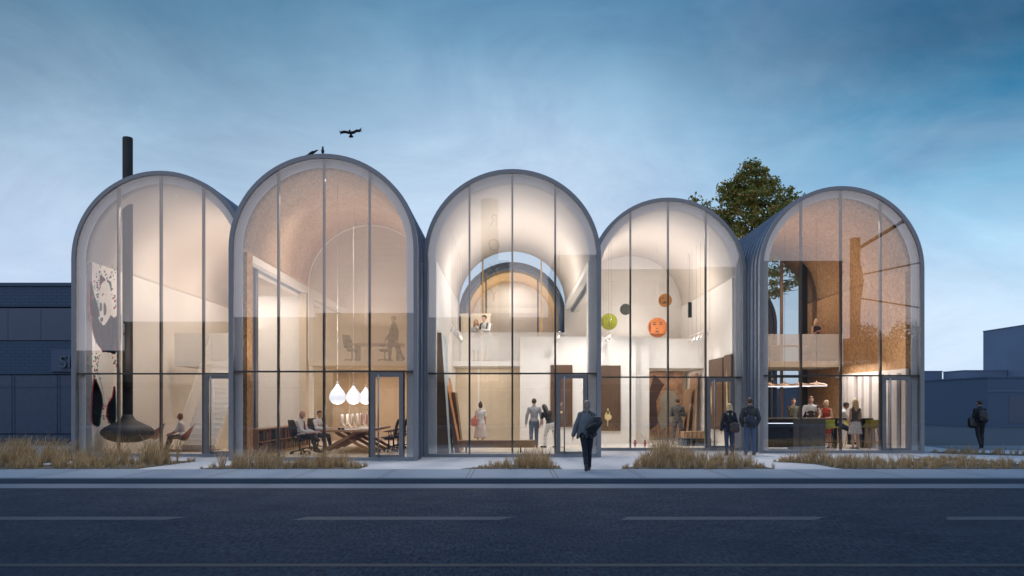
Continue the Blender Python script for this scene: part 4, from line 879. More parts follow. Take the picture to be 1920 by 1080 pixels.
# -- wire chairs
COP = mat('copper_mesh', (.42, .20, .15), .5, .3, var=.1)
def diamond_chair(loc, rz, lab):
    t = empty('wire_chair', loc, lab, 'chair', 'copper diamond chairs by the fireplace', rz)
    s = MB(); n = 12
    # diamond shell: front tip, side tips, high back tip
    def P_(u, v):   # u,v in 0..1 over the four-cornered sheet
        a, b_, c_, d = V((0, -.34, .44)), V((.42, .06, .55)), V((0, .40, .92)), V((-.42, .06, .55))
        p = a * (1 - u) * (1 - v) + b_ * u * (1 - v) + c_ * u * v + d * (1 - u) * v; w = sin(pi * u) * sin(pi * v); return p + V((0, .06, -.24)) * w
    for off in (0, -.014):
        for i in range(n + 1):
            for j in range(n + 1): s.v.append(P_(i / n, j / n) + V((0, 0, off)))
    q = (n + 1) * (n + 1)
    for i in range(n):
        for j in range(n):
            a = i * (n + 1) + j
            for o in (0, q): s.f.append((o + a, o + a + 1, o + a + n + 2, o + a + n + 1)); s.sm.append(True)
    for i in range(n):
        for (a, b_) in ((i, i + 1), (n * (n + 1) + i, n * (n + 1) + i + 1), (i * (n + 1), (i + 1) * (n + 1)), (i * (n + 1) + n, (i + 1) * (n + 1) + n)): s.f.append((a, b_, b_ + q, a + q)); s.sm.append(False)
    s.build('seat', COP, t, local=True)
    f = MB()
    for sx in (-1, 1): f.tube([(sx * .26, -.22, .012), (sx * .22, -.10, .40), (sx * .20, .12, .40), (sx * .28, .26, .012), (sx * .26, -.22, .012)], .008, 6)
    f.tube([(-.22, -.1, .39), (.22, -.1, .39)], .008, 6); f.tube([(-.2, .12, .39), (.2, .12, .39)], .008, 6)
    f.build('frame', M_CHROME, t, local=True); return t
diamond_chair((-11.0, 26.75, .022), radians(-78), 'copper wire chair with a person sitting in it')
diamond_chair((-12.35, 27.6, .022), radians(-95), 'empty copper wire chair half hidden behind the black fireplace')
tag(MB().box(-11.9, -10.0, 26.0, 27.6, .023, .035).build('rug', mat('dark_rug', (.10, .06, .04), .95)), 'thin dark rug under the wire chair', 'rug')
# -- bay 1 mural on the left wall
t = empty('wall_mural', (-12.98, 25.6, .9), 'large graffiti mural of a dark and white bear with coloured speckles', 'mural'); bpy.context.view_layer.update()
MG = mat('mural_black', (.035, .035, .038), .8); MW = mat('mural_white', (.74, .72, .69), .8, var=.02); MR = mat('mural_red', (.55, .04, .07), .7); MT_ = mat('mural_teal', (.03, .30, .28), .7)
def mpt(px, py):   # pixel on the left wall -> (Y, Z)
    Y = -12.99 * F / (px - 960); return (Y, EYE + (HZ - py) * Y / F)
def blob(pts, m, x, name='painted_shape', t=t, grow=0):
    pts = [V((px, py)) for px, py in pts]; c = sum(pts, V((0, 0))) / len(pts); out = []
    n = len(pts)
    for i in range(n):   # catmull-rom
        p0, p1, p2, p3 = pts[i - 1], pts[i], pts[(i + 1) % n], pts[(i + 2) % n]
        for k in range(5):
            u = k / 5; out.append(.5 * ((2 * p1) + (p2 - p0) * u + (2 * p0 - 5 * p1 + 4 * p2 - p3) * u * u + (3 * p1 - p0 - 3 * p2 + p3) * u ** 3))
    if grow: out = [p + (p - c).normalized() * grow for p in out]
    mb = MB().prism([mpt(*p) for p in out], 'x', -12.99, x); return mb
def paint(pts, m, x, tint=True):
    blob(pts, m, x).build('painted_shape', m, t)
    if tint:
        blob([(a - .9, b) for a, b in pts], m, x).v; e = blob([(a - 1.0, b - .3) for a, b in pts], m, x); e.build('painted_edge', MR, t)
        for v in t.children[-1:]: pass
        e = blob([(a + 1.0, b + .3) for a, b in pts], m, x - .002); e.build('painted_edge', MT_, t)
BODY = [(171, 590), (176, 580), (184, 596), (189, 606), (197, 596), (205, 590), (214, 596), (220, 592), (226, 590), (226, 640), (222, 652), (214, 664), (205, 660), (198, 667), (190, 655), (180, 640), (173, 615)]
paint(BODY, MG, -12.985)
paint([(169, 530), (172, 532), (176, 552), (182, 570), (186, 590), (178, 600), (170, 590), (168, 560)], MG, -12.984)
paint([(188, 518), (194, 520), (198, 528), (192, 533), (188, 540)], MG, -12.984); paint([(200, 530), (207, 528), (208, 545), (203, 546)], MG, -12.984)
blob([(190, 532), (200, 526), (207, 545), (209, 575), (204, 596), (193, 610), (187, 592), (184, 565), (186, 545)], MW, -12.978).build('painted_face', MW, t)
for p in ([(187, 568), (190, 570), (190, 582), (186, 582)], [(194, 568), (198, 574), (198, 588), (194, 590)], [(188, 596), (192, 596), (192, 602), (189, 603)]):
    paint(p, MG, -12.972, False)
blob([(187, 666), (197, 660), (206, 664), (213, 668), (212, 695), (211, 725), (199, 760), (192, 730), (184, 700), (183, 680)], MW, -12.980).build('painted_belly', MW, t)
paint([(176, 712), (181, 716), (190, 740), (192, 760), (189, 775), (186, 797), (178, 798), (172, 788), (172, 750)], MG, -12.976)
paint([(214, 724), (216, 740), (217, 780), (214, 794), (207, 794), (200, 780), (202, 758), (210, 745)], MG, -12.976)
rng = random.Random(3); sp = {0: MB(), 1: MB(), 2: MB()}
for k in range(150):
    cx, cy, sx, sy = rng.choice(((179, 680, 3.5, 26), (216, 660, 3, 28), (197, 775, 5, 16), (214, 560, 4, 24), (184, 545, 5, 14), (196, 522, 9, 7)))
    px = rng.gauss(cx, sx); py = rng.gauss(cy, sy); r = rng.uniform(.4, 1.2)
    if px > 221 or px < 162: continue
    pp = [mpt(px + r * .7 * cos(a), py + r * 1.8 * sin(a)) for a in [i * pi / 4 for i in range(8)]]
    sp[k % 3].prism(pp, 'x', -12.99, -12.970 + (k % 3) * .001)
for k, m in enumerate((MR, MT_, MG)): sp[k].build('paint_speckle', m, t)
x_ = MB()
for px in (165, 188, 210):
    for py in (505, 590, 680, 757):
        if px > 165 and py in (590, 757): continue
        for s in (1, -1):
            a, b_, c_ = mpt(px - 3, py + s * 3 - s * 0), mpt(px, py + s * 12 - s * 11 + s * 0), mpt(px + 3, py + s * 3)
            for p, q in ((mpt(px - 3, py - s * 13), mpt(px, py - s * 3)), (mpt(px, py - s * 3), mpt(px + 3, py - s * 13))): x_.obox((-12.987, p[0], p[1]), (-12.987, q[0], q[1]), .012, .006)
x_.build('painted_cross', mat('pencil_grey', (.30, .29, .28), .8), t)
# -- bay 2: drop lamps
GW = mat('lamp_glow', (.9, .9, .95), .4, emit=(.88, .90, 1, 1.0))
for y, nm in ((24.4, 'nearest'), (26.85, 'middle'), (29.1, 'farthest')):
    t = empty('drop_lamp', (-5.32, y, 1.58), f'glowing white drop lamp, {nm} of the three hanging over the desk', 'lamp', 'glowing drop lamps over the long desk'); bpy.context.view_layer.update()
    pr = [(.01, 0), (.10, .015), (.18, .06), (.235, .135), (.25, .22), (.235, .31), (.18, .41), (.115, .49), (.065, .56), (.035, .62)]
    if y > 30: pass
    MB().lathe((-5.32, y, 1.58), pr, 32).build('lamp_shade', GW, t)
    MB().lathe((-5.32, y, 1.58), [(.036, .62), (.03, .70), (.014, .72)], 16).build('cap', M_WHITE, t)
    MB().tube([(-5.32, y, 2.3), (-5.32, y, 8.30)], .007, 6).build('cord', M_WHITE, t)
    light('lamp_bulb', 'POINT', (-5.32, y, 1.35), 14, NEUT, .2)
# -- bay 2: desk
def desk():
    t = empty('trestle_desk', (-5.3, 27.6, .02), 'long walnut desk on crossed timber trestles under the drop lamps', 'desk'); bpy.context.view_layer.update()
    MB().box(-6.05, -4.55, 25.25, 30.0, .70, .77).build('tabletop', M_TABLE, t)
    for y in (25.5, 26.7, 27.9, 29.1):
        m = MB(); m.obox((-6.15, y, .03), (-4.95, y, .70), .09, .14, (0, 1, 0)); m.obox((-4.45, y + .1, .03), (-5.65, y + .1, .70), .09, .14, (0, 1, 0)); m.build('trestle', M_TABLE, t)
    return t
desk()
def office_chair(loc, rz, lab, group='black mesh office chairs'):
    t = empty('office_chair', loc, lab, 'chair', group, rz)
    b = MB()
    for k in range(5):
        a = 2 * pi * k / 5; e = V((cos(a) * .30, sin(a) * .30, .075)); b.obox((0, 0, .11), e, .045, .03)
    b.tube([(0, 0, .1), (0, 0, .42)], .028, 10).box(-.12, .12, -.13, .13, .40, .44); b.build('base', M_BLACK, t, local=True)
    for k in range(5):
        a = 2 * pi * k / 5; x, y = cos(a) * .30, sin(a) * .30; w = MB()
        for s in (-.018, .018): w.tube([(x + s - .008, y, .031), (x + s + .008, y, .031)], .030, 12)
        w.build('caster', M_BLACK, t, local=True)
    s = MB()
    for i in range(9): pass
    s.ell((0, -.02, .475), (.25, .25, .045), 20, 8); s.build('seat', M_BLACK, t, local=True)
    bk = MB(); n = 10
    for off in (0, .02):
        for i in range(n + 1):
            for j in range(9):
                u = -1 + 2 * j / 8; v = i / n; w = (.19 + .06 * sin(pi * (.15 + .75 * v))) * (1 - .35 * max(0, v - .8) * 5 * .4)
                bk.v.append(V((u * w, .24 + off + .05 * u * u * -1 + .10 * (v - .3) ** 2 + .06 * v, .55 + v * .52)))
    for i in range(n):
        for j in range(8):
            a = i * 9 + j
            for o in (0, 99): bk.f.append((o + a, o + a + 1, o + a + 10, o + a + 9)); bk.sm.append(True)
    for i in range(n): 
        for c_ in (0, 8): bk.f.append((i * 9 + c_, i * 9 + 9 + c_, 99 + i * 9 + 9 + c_, 99 + i * 9 + c_)); bk.sm.append(False)
    for j in range(8):
        for r_ in (0, n): bk.f.append((r_ * 9 + j, r_ * 9 + j + 1, 99 + r_ * 9 + j + 1, 99 + r_ * 9 + j)); bk.sm.append(False)
    bk.build('backrest', mat('chair_mesh', (.05, .048, .046), .8), t, local=True)
    a_ = MB(); a_.obox((0, .12, .42), (0, .30, .62), .06, .03); a_.build('back_bracket', M_BLACK, t, local=True)
    for sx in (-1, 1):
        m = MB(); m.tube([(sx * .20, .05, .44), (sx * .29, .05, .50), (sx * .29, .03, .66)], .014, 8); m.obox((sx * .29, -.14, .675), (sx * .29, .12, .675), .07, .025); m.build('armrest', M_BLACK, t, local=True)
    return t
proto = office_chair((-6.66, 25.1, .022), radians(78), 'black office chair the bald person sits in')
def put_chair(loc, rz, lab):
    c = copy_tree(proto); c.location = loc; c.rotation_euler = (0, 0, rz); c['label'] = lab; return c
put_chair((-6.78, 27.95, .022), radians(60), 'black mesh office chair behind the desk under the dark haired person')
put_chair((-6.80, 26.9, .022), radians(95), 'empty mesh office chair between the two seated desk workers')
for y, lab in ((26.1, 'nearest of the empty mesh chairs along the right side of the desk, behind the door'), (27.15, 'second of the empty mesh chairs along the right side of the desk'), (28.2, 'third of the empty mesh chairs along the right side of the desk'), (29.25, 'farthest of the empty mesh chairs along the right side of the desk')):
    put_chair((-4.02, y, .022), radians(-88), lab)
put_chair((-6.2, 31.0, 3.222), radians(60), 'office chair at the left of the mezzanine table behind the perforated screen')
put_chair((-4.95, 31.1, 3.222), radians(-60), 'office chair beside the person in the grey suit on the mezzanine')
t = empty('meeting_table', (-5.4, 31.6, 3.2), 'long table on the mezzanine behind the perforated screen', 'table'); bpy.context.view_layer.update()
MB().box(-6.3, -4.3, 31.2, 32.2, 3.90, 3.97).build('tabletop', M_TABLE, t)
for x in (-6.1, -4.5): MB().box(x - .03, x + .03, 31.3, 32.1, 3.2, 3.9).build('leg', M_DARK, t)
MON = mat('monitor_white', (.72, .68, .60), .4, var=.02); SCR = mat('screen_pink', (.35, .06, .14), .3, emit=(.5, .12, .25, .4))
def monitor(loc, rz, lab, first=[None]):
    if first[0] is None:
        t = empty('monitor', loc, lab, 'monitor', 'monitors in rows on the long desk', rz)
        MB().box(-.27, .27, -.012, .012, .12, .48).build('casing', MON, t, local=True)
        MB().box(-.25, .25, -.016, -.0125, .16, .46).build('screen', SCR, t, local=True)
        MB().obox((0, .02, .20), (0, .16, .012), .12, .012).obox((0, -.02, .006), (0, .18, .006), .2, .01).build('stand', MON, t, local=True); first[0] = t
    else: t = copy_tree(first[0]); t.location = loc; t.rotation_euler = (0, 0, rz); t['label'] = lab
    return t
words = ['nearest', 'second', 'third', 'fourth', 'fifth']
for k in range(5): monitor((-5.55, 26.1 + k * .85, .772), radians(-87), f'{words[k]} of the white backed monitors along the left row of the desk')
for k in range(4): monitor((-4.98, 26.5 + k * .85, .772), radians(95), f'{words[k]} of the pink lit monitors along the right row of the desk')
t = empty('paper_pile', (-5.0, 25.6, .77), 'loose pile of white papers on the near end of the desk', 'papers'); bpy.context.view_layer.update()
m = MB()
for k in range(5): rotg(m, 0, (0, 0, 0)); a = MB().box(-5.3 + k * .13, -5.08 + k * .13, 25.5 + .02 * k, 25.8 + .02 * k, .772 + k * .004, .775 + k * .004); m.add(a.v, a.f)
m.build('paper', M_WHITE, t)
tag(MB().tube([(-5.55, 25.5, .80), (-5.48, 25.52, .80)], .035, 12).tube([(-5.42, 25.5, .80), (-5.35, 25.52, .80)], .035, 12).box(-5.5, -5.4, 25.49, 25.53, .79, .82).build('binoculars', M_BLACK), 'small black binoculars lying on the near end of the desk', 'binoculars')
# -- bay 2: record shelf
t = empty('book_shelf', (-7.75, 26.5, .02), 'low walnut shelf full of records and books behind the bald person', 'shelf'); bpy.context.view_layer.update()
x0, x1 = -8.0, -7.58; m = MB(); m.box(x0, x1, 23.9, 30.0, .80, .84).box(x0, x1, 23.9, 30.0, .03, .08).box(x0, x0 + .02, 23.94, 29.96, .08, .80).box(x0, x1, 23.9, 23.94, .08, .80).box(x0, x1, 29.96, 30, .08, .80).box(x0 + .02, x1 - .003, 23.94, 29.96, .425, .455)
for k in range(1, 10): m.box(x0 + .02, x1 - .003, 23.93 + k * .605, 23.96 + k * .605, .08, .80)
m.build('shelf_frame', mat('walnut_shelf', (.36, .20, .10), .5, var=.25, scale=5), t)
SP = [mat('spine_%s' % n, c, .7) for n, c in (('black', (.02, .02, .025)), ('blue', (.03, .06, .20)), ('red', (.35, .05, .05)), ('pink', (.5, .2, .2)), ('green', (.03, .12, .06)), ('cream', (.4, .34, .25)), ('brown', (.10, .05, .03)))]
bk = [MB() for _ in SP]; rng = random.Random(5)
for row in (0, 1):
    for cell in range(10):
        y = 23.97 + cell * .605; z0 = .083 + row * .375
        while y < 23.94 + (cell + 1) * .605 - .05:
            w = rng.uniform(.008, .03); h = rng.uniform(.22, .32); i = rng.choice([0, 0, 1, 1, 2, 3, 4, 5, 6, 6]); bk[i].box(x1 - .28, x1 - .02 - rng.uniform(0, .03), y, y + w, z0, z0 + h); y += w + .004 + (rng.random() < .12) * .05
for i, b in enumerate(bk):
    if b.v: tag(b.build('record_sleeves', SP[i], t), kind=None)
# -- bay 3: canvases leaning on the left wall
def art_mat(name, cols, sc=(1, 1, 1), scale=2.2, dist=1.5):
    def f(N):
        mp = N.node('ShaderNodeMapping', {0: N.tc, 3: sc}).outputs[0]; n = N.noise(mp, scale, 5, .6, dist)
        c = N.ramp(n, [(.28 + .46 * i / (len(cols) - 1), c) for i, c in enumerate(cols)]); N.l.new(c, N.b.inputs['Base Color']); N.b.inputs['Roughness'].default_value = .5
    return custom(name, f)
A1 = art_mat('sky_blue_painting', [(.65, .62, .56), (.70, .72, .70), (.45, .60, .66), (.72, .70, .64), (.20, .17, .15)]); A2 = art_mat('fire_painting', [(.10, .05, .03), (.60, .17, .04), (.80, .38, .08), (.20, .08, .04)], (1, 1, .4)); A3 = art_mat('amber_painting', [(.03, .02, .015), (.30, .17, .06), (.08, .05, .03)], (1, 1, .5))
EDGE = mat('canvas_edge', (.16, .09, .05), .7, var=.2)
def canvas(y0, y1, xb, xt, h, th, face, lab, wedge=0):
    wb = .24 if h > 3 else 0
    t = empty('leaning_canvas', ((xb + xt) / 2, y0, .02), lab, 'painting', 'tall canvases leaning against the gallery wall'); bpy.context.view_layer.update()
    MB().prism([(xb, .025), (xb + wb + th, .025), (xt + th, h), (xt, h)], 'y', y0, y1).build('stretcher', EDGE, t)
    MB().prism([(xb + wb + th + .001, .03), (xb + wb + th + .012, .03), (xt + th + .012, h - .005), (xt + th + .001, h - .005)], 'y', y0 + .01, y1 - .01).build('painted_face', face, t)
canvas(24.75, 26.4, -2.32, -2.32, 3.80, .13, A1, 'tallest leaning canvas with pale blue and white face')
canvas(25.6, 27.7, -1.82, -2.28, 2.48, .14, A2, 'orange and black canvas leaning in the middle of the three')
canvas(26.6, 27.6, -1.80, -2.02, 1.98, .12, A3, 'shortest dark canvas with amber streaks leaning at the right')
t = empty('gallery_bench', (-.58, 25.95, .02), 'long walnut bench standing behind the gallery glass', 'bench'); bpy.context.view_layer.update()
MB().box(-1.90, .74, 25.7, 26.2, .19, .42).build('seat', M_WALNUT, t)
for x in (-1.48, .28): MB().box(x - .02, x + .02, 25.72, 26.18, .02, .19).build('leg', M_DARK, t)
# ballerina panels
GOLDP = mat('pale_gold_paint', (.70, .55, .28), .6, var=.1)
DKB = mat('dark_umber_panel', (.105, .055, .028), .5, var=.15)
def ballerina(mb, cx, cz, y, s, kind):
    def poly(pts): mb.prism([(cx + a * s, cz + b * s) for a, b in pts], 'y', y, y + .01)
    poly([(.05 * cos(a) + (.02 if kind else 0), .46 + .055 * sin(a)) for a in [i * pi / 5 for i in range(10)]])
    poly([(-.05, .20), (.05, .20), (.06, .38), (.02, .41), (-.04, .38)])
    if kind: poly([(-.24, .10), (-.12, .04), (.05, .02), (.20, .06), (.24, .13), (.10, .18), (.04, .24), (-.05, .22), (-.14, .17)]); poly([(.02, .36), (.10, .50), (.17, .60), (.18, .58), (.08, .40)]); poly([(-.05, .36), (-.16, .26), (-.24, .20), (-.22, .17), (-.10, .24)]); poly([(0, .05), (.03, .05), (.02, -.35), (-.0, -.38)])
    else: poly([(-.18, .0), (-.10, -.10), (.06, -.12), (.18, -.05), (.20, .10), (.10, .22), (.12, .32), (.0, .38), (-.10, .30), (-.17, .16)]); poly([(-.04, -.10), (.02, -.10), (.0, -.45), (-.03, -.45)])
def panel(x0, x1, y, z0, z1, lab, kind):
    t = empty('dark_panel_painting', ((x0 + x1) / 2, y, z0), lab, 'painting', 'dark panel paintings on the white gallery walls'); bpy.context.view_layer.update()
    MB().box(x0, x1, y - .05, y, z0, z1).build('canvas', DKB, t)
    if kind is not None:
        m = MB(); ballerina(m, (x0 + x1) / 2 + (-.12 if kind else -.1), z0 + .5, y - .062, .72, kind); m.build('painted_dancer', GOLDP, t)
panel(1.49, 2.34, 30.99, .70, 3.10, 'dark panel with a small golden dancer with raised arm, behind the open door frame', 1)
panel(3.42, 4.20, 30.99, .55, 3.08, 'dark panel with a small golden dancer in a round dress, left of the white wall', 0)
def side_panel(y0, y1, z0, z1, lab, streak):
    t = empty('dark_panel_painting', (7.66, y0, z0), lab, 'painting', 'dark panel paintings on the white gallery walls'); bpy.context.view_layer.update()
    MB().box(7.60, 7.67, y0, y1, z0, z1).build('canvas', DKB, t)
    m = MB(); m.prism([((y0 + y1) / 2 + a * (y1 - y0), z0 + b * (z1 - z0)) for a, b in streak], 'x', 7.588, 7.5995); m.build('painted_streak', GOLDP, t)
side_panel(28.95, 30.9, .65, 3.28, 'wide dark panel on the right gallery wall, farther of the pair', [(.28, .2), (.34, .5), (.30, .62), (.25, .4)])
side_panel(27.75, 28.7, .65, 3.32, 'narrow dark panel with a pale streak on the right gallery wall, nearer of the pair', [(-.05, .1), (.15, .3), (.1, .82), (-.02, .6), (-.12, .3)])
# big painting in the room under the right mezzanine
t = empty('figure_painting', (7.1, 35.1, .45), 'large figurative painting with a dark horse shape and a teal figure', 'painting'); bpy.context.view_layer.update()
MB().box(6.0, 7.45, 34.9, 34.95, .15, 3.0).build('canvas', art_mat('brown_figure_painting', [(.10, .05, .03), (.22, .12, .07), (.40, .22, .12), (.12, .07, .05)], scale=1.6), t)
def pp(pts, m): MB().prism([(6.0 + a * 1.45, .15 + b * 2.85) for a, b in pts], 'y', 34.885, 34.899).build('painted_figure', m, t)
pp([(.0, .70), (.12, .95), (.20, .93), (.45, .80), (.35, .72), (.2, .55), (.25, .2), (.0, .1)], mat('horse_brown', (.05, .025, .02), .7))
pp([(.30, .62), (.5, .72), (.75, .70), (.9, .55), (.8, .3), (.55, .15), (.35, .1), (.25, .3), (.35, .45)], mat('muted_teal', (.26, .24, .19), .7, var=.15))
# round portraits
def round_art(px, py, r, Y, col, dark, lab, smile=False, faint=False):
    c = at(px, py, Y); R_ = r * Y / F
    t = empty('round_portrait', (c.x, Y, c.z - R_), lab, 'artwork', 'round printed portraits hanging in the gallery'); bpy.context.view_layer.update()
    MB().prism([(c.x + R_ * cos(a), c.z + R_ * sin(a)) for a in [i * 2 * pi / 48 for i in range(48)]], 'y', Y, Y + .05).build('disc', mat('disc_' + lab.split()[0], col, .5, var=.15, scale=2), t)
    m = MB()
    def e(x, z, a, b, rot=0):
        m.prism([(c.x + R_ * (x + a * cos(q) * cos(rot) - b * sin(q) * sin(rot)), c.z + R_ * (z + a * cos(q) * sin(rot) + b * sin(q) * cos(rot))) for q in [i * pi / 8 for i in range(16)]], 'y', Y - .006, Y - .001)
    e(-.32, .30, .17, .06); e(.32, .33, .17, .06); e(-.34, .48, .22, .035, .15); e(.34, .52, .22, .035, -.15)
    if smile: e(-.1, -.35, .42, .14, .2)
    else: e(-.05, -.42, .20, .075)
    e(-.06, -.10, .12, .035); e(-.86 * .9, 0, .08, .5); m.build('printed_face', mat('ink_' + lab.split()[0], dark, .6), t)
    MB().tube([(c.x, Y + .02, c.z + R_), (c.x, Y + .02, ZS + sqrt(max(.1, RI ** 2 - (c.x - 5.35) ** 2)) - .02)], .004, 5).build('cord', M_WHITE, t)
round_art(1142, 603, 15.5, 32.4, (.38, .40, .03), (.22, .26, .03), 'green round portrait hanging at the left of the gallery')
round_art(1173, 580, 10.5, 34.0, (.055, .06, .05), (.015, .015, .015), 'charcoal round portrait between the green and orange ones')
round_art(1247.5, 563, 12.5, 34.5, (.38, .15, .025), (.06, .02, .015), 'amber round portrait of a smiling face, highest of the four', True)
round_art(1233, 614, 18.5, 33.0, (.50, .16, .045), (.09, .03, .03), 'orange round portrait, largest of the four hanging discs')
# track lights on thin cables
def track(p0, p1, n, lab):
    p0, p1 = V(p0), V(p1); t = empty('track_light', tuple(p0), lab, 'light', 'white spotlight tracks hanging on thin cables'); bpy.context.view_layer.update()
    MB().obox(p0, p1, .035, .035).build('rail', M_WHITE, t)
    for k in range(n):
        p = p0.lerp(p1, (k + .5) / n)
        MB().tube([p, p + V((0, 0, -.14))], .008, 6).tube([p + V((.02, -.02, -.10)), p + V((-.05, .04, -.26))], [.035, .06], 12).build('spot_head', M_WHITE, t)
    for k in range(n + 1):
        p = p0.lerp(p1, k / n); top = 8.1 if abs(p.x) < 1.3 or abs(p.x - 5.35) < 1.3 else (7.65 if abs(p.x) < 1.75 or abs(p.x - 5.35) < 1.75 else 7.2); MB().tube([p, (p.x, p.y, top)], .004, 5).build('cable', M_CHROME, t)
track((-1.92, 25.6, 4.22), (-1.92, 31.0, 4.22), 6, 'spotlight track hanging at the left side of the middle gallery')
track((1.75, 29.4, 4.25), (1.75, 32.2, 4.25), 3, 'short spotlight track hanging at the right side of the middle gallery')
track((3.62, 29.2, 4.25), (3.62, 32.4, 4.25), 4, 'spotlight track hanging in front of the green portrait')
track((7.0, 28.3, 4.25), (7.0, 31.8, 4.25), 5, 'spotlight track hanging at the right side of the round portraits')
tag(MB().box(6.95, 7.08, 31.5, 31.63, 5.0, 5.6).tube([(7.015, 31.56, 5.6), (7.015, 31.56, 7.5)], .005, 5).build('pendant_speaker', M_DARK), 'small black box hanging on a cable beside the round portraits', 'speaker')
# red figurines, low bench with books, leaning frames
for k, (x, y) in enumerate(((4.37, 28.4), (4.72, 28.4))):
    t = empty('red_figurine', (x, y, .022), ('left' if k == 0 else 'right') + ' one of two tiny red figurines on the gallery floor', 'figurine', 'tiny red figurines on the gallery floor'); bpy.context.view_layer.update()
    RD = mat('red_gloss', (.45, .015, .01), .25); MB().lathe((x, y, .022), [(.035, 0), (.012, .03), (.05, .13), (.065, .19), (.02, .23), (.01, .24)], 12).build('body', RD, t); MB().ell((x, y, .285), .035).build('head', RD, t)
t = empty('book_bench', (6.7, 31.0, .02), 'low dark bench with a row of brown boxes on top', 'bench'); bpy.context.view_layer.update()
MB().box(6.35, 7.45, 29.9, 30.6, .02, .30).build('base', M_DARK, t)
m = MB()
for k in range(6): m.box(6.42 + k * .165, 6.55 + k * .165, 29.85, 30.5, .31, .56)
m.build('box_row', M_OAK, t); t['kind'] = 'thing'
for k, (x, h, lab) in enumerate(((6.9, 1.25, 'shortest wooden frame leaning at the back of the right gallery'), (7.15, 2.2, 'middle wooden frame leaning at the back of the right gallery'), (7.4, 2.85, 'tallest wooden frame leaning at the back of the right gallery'))):
    tag(MB().prism([(x - .16, .025), (x - .08, .025), (x + .13, h), (x + .05, h)], 'y', 32.3, 33.4).build('timber_stretcher', M_WALNUT), lab, 'stretcher', 'wooden frames leaning under the mezzanine')
# -- bay 5
t = empty('bar_counter', (9.6, 27.6, .02), 'dark bar counter with a concrete end panel behind the glass', 'bar'); bpy.context.view_layer.update()
BR = lambda mb: rotg(mb, radians(-3), (10.7, 27.3, 0))
BR(MB().box(8.2, 10.74, 27.26, 28.05, 1.07, 1.11)).build('countertop', mat('bar_top', (.28, .19, .13), .3, var=.1), t)
BR(MB().box(9.62, 10.70, 27.3, 28.0, .02, 1.068)).build('end_panel', mat('stained_concrete', (.12, .105, .095), .7, var=.35, scale=5), t)
BR(MB().box(8.2, 9.618, 27.36, 28.0, .10, 1.068)).build('front_panel', mat('bar_front', (.02, .016, .014), .3), t)
BR(MB().box(8.2, 9.62, 27.33, 27.355, .92, .94)).build('light_strip', mat('strip_glow', (.9, .9, 1), .4, emit=(.8, .85, 1, 2.0)), t)
COPL = mat('copper_shade', (.62, .42, .28), .35, .6, var=.08)
wd = ['nearest', 'second', 'third', 'fourth', 'farthest']
for k in range(5):
    x, y = 10.05 - k * .0, 26.9 + k * 0
    x = 10.35 - k * .42; y = 27.2 + k * .35
    t = empty('saucer_lamp', (x, y, 2.2), f'{wd[k]} copper saucer lamp in the row over the bar', 'lamp', 'copper saucer lamps over the bar'); bpy.context.view_layer.update()
    MB().lathe((x, y, 2.22), [(.36, 0), (.355, .02), (.28, .06), (.12, .09), (.03, .11), (.02, .16)], 32).build('lamp_shade', COPL, t)
    MB().lathe((x, y, 2.195), [(.34, 0), (.345, .02)], 32).build('diffuser', mat('saucer_glow', (.95, .95, 1), .4, emit=(.95, .93, 1, 1.2)), t)
    MB().tube([(x, y, 2.36), (x, y, 7.9 - max(0, 9.4 - x) * 1.2)], .003, 5).build('cord', M_DARK, t)
YEL = mat('yellow_plastic', (.30, .24, .03), .45, var=.08); YEL2 = mat('bright_lime_plastic', (.46, .48, .04), .45, var=.08)
def stool(loc, rz, lab, col, legm, first={}):
    key = (col.name, legm.name)
    if key in first:
        t = copy_tree(first[key]); t.location = loc; t.rotation_euler = (0, 0, rz); t['label'] = lab; return t
    t = empty('bar_stool', loc, lab, 'stool', 'bar stools around the high table', rz); first[key] = t
    s = MB(); n = 8
    pr = [(-.20, .74), (-.10, .72), (.05, .72), (.15, .76), (.20, .84), (.225, .95), (.24, 1.02)]
    for off in (0, .018):
        for (y, z) in pr:
            for j in range(9):
                u = -1 + j / 4; w = .215 if z < .8 else .20; s.v.append(V((u * w, y + off * .3, z + .05 * u * u * (1 if z < .85 else .3) - off)))
    q = len(pr) * 9
    for i in range(len(pr) - 1):
        for j in range(8):
            a = i * 9 + j
            for o in (0, q): s.f.append((o + a, o + a + 1, o + a + 10, o + a + 9)); s.sm.append(True)
        for c_ in (0, 8): s.f.append((i * 9 + c_, i * 9 + 9 + c_, q + i * 9 + 9 + c_, q + i * 9 + c_)); s.sm.append(False)
    for j in range(8):
        for r_ in (0, len(pr) - 1): s.f.append((r_ * 9 + j, r_ * 9 + j + 1, q + r_ * 9 + j + 1, q + r_ * 9 + j)); s.sm.append(False)
    s.build('seat', col, t, local=True)
    for sx in (-1, 1):
        for sy in (-1, 1): MB().tube([(sx * .11, sy * .10, .71), (sx * .21, sy * .20, .0)], [.020, .013], 8).build('leg', legm, t, local=True)
    f = MB(); c4 = [(-.177, -.165, .24), (.177, -.165, .24), (.177, .165, .24), (-.177, .165, .24)]
    for i in range(4): f.tube([c4[i], c4[(i + 1) % 4]], .010, 6)
    f.build('footrest', legm, t, local=True); return t
stool((10.98, 27.75, .022), radians(160), 'lime yellow stool with black metal legs beside the end of the bar', YEL2, M_DARK)
stool((11.62, 28.7, .022), radians(80), 'yellow wooden legged stool the person in the white shirt sits on', YEL2, M_OAK)
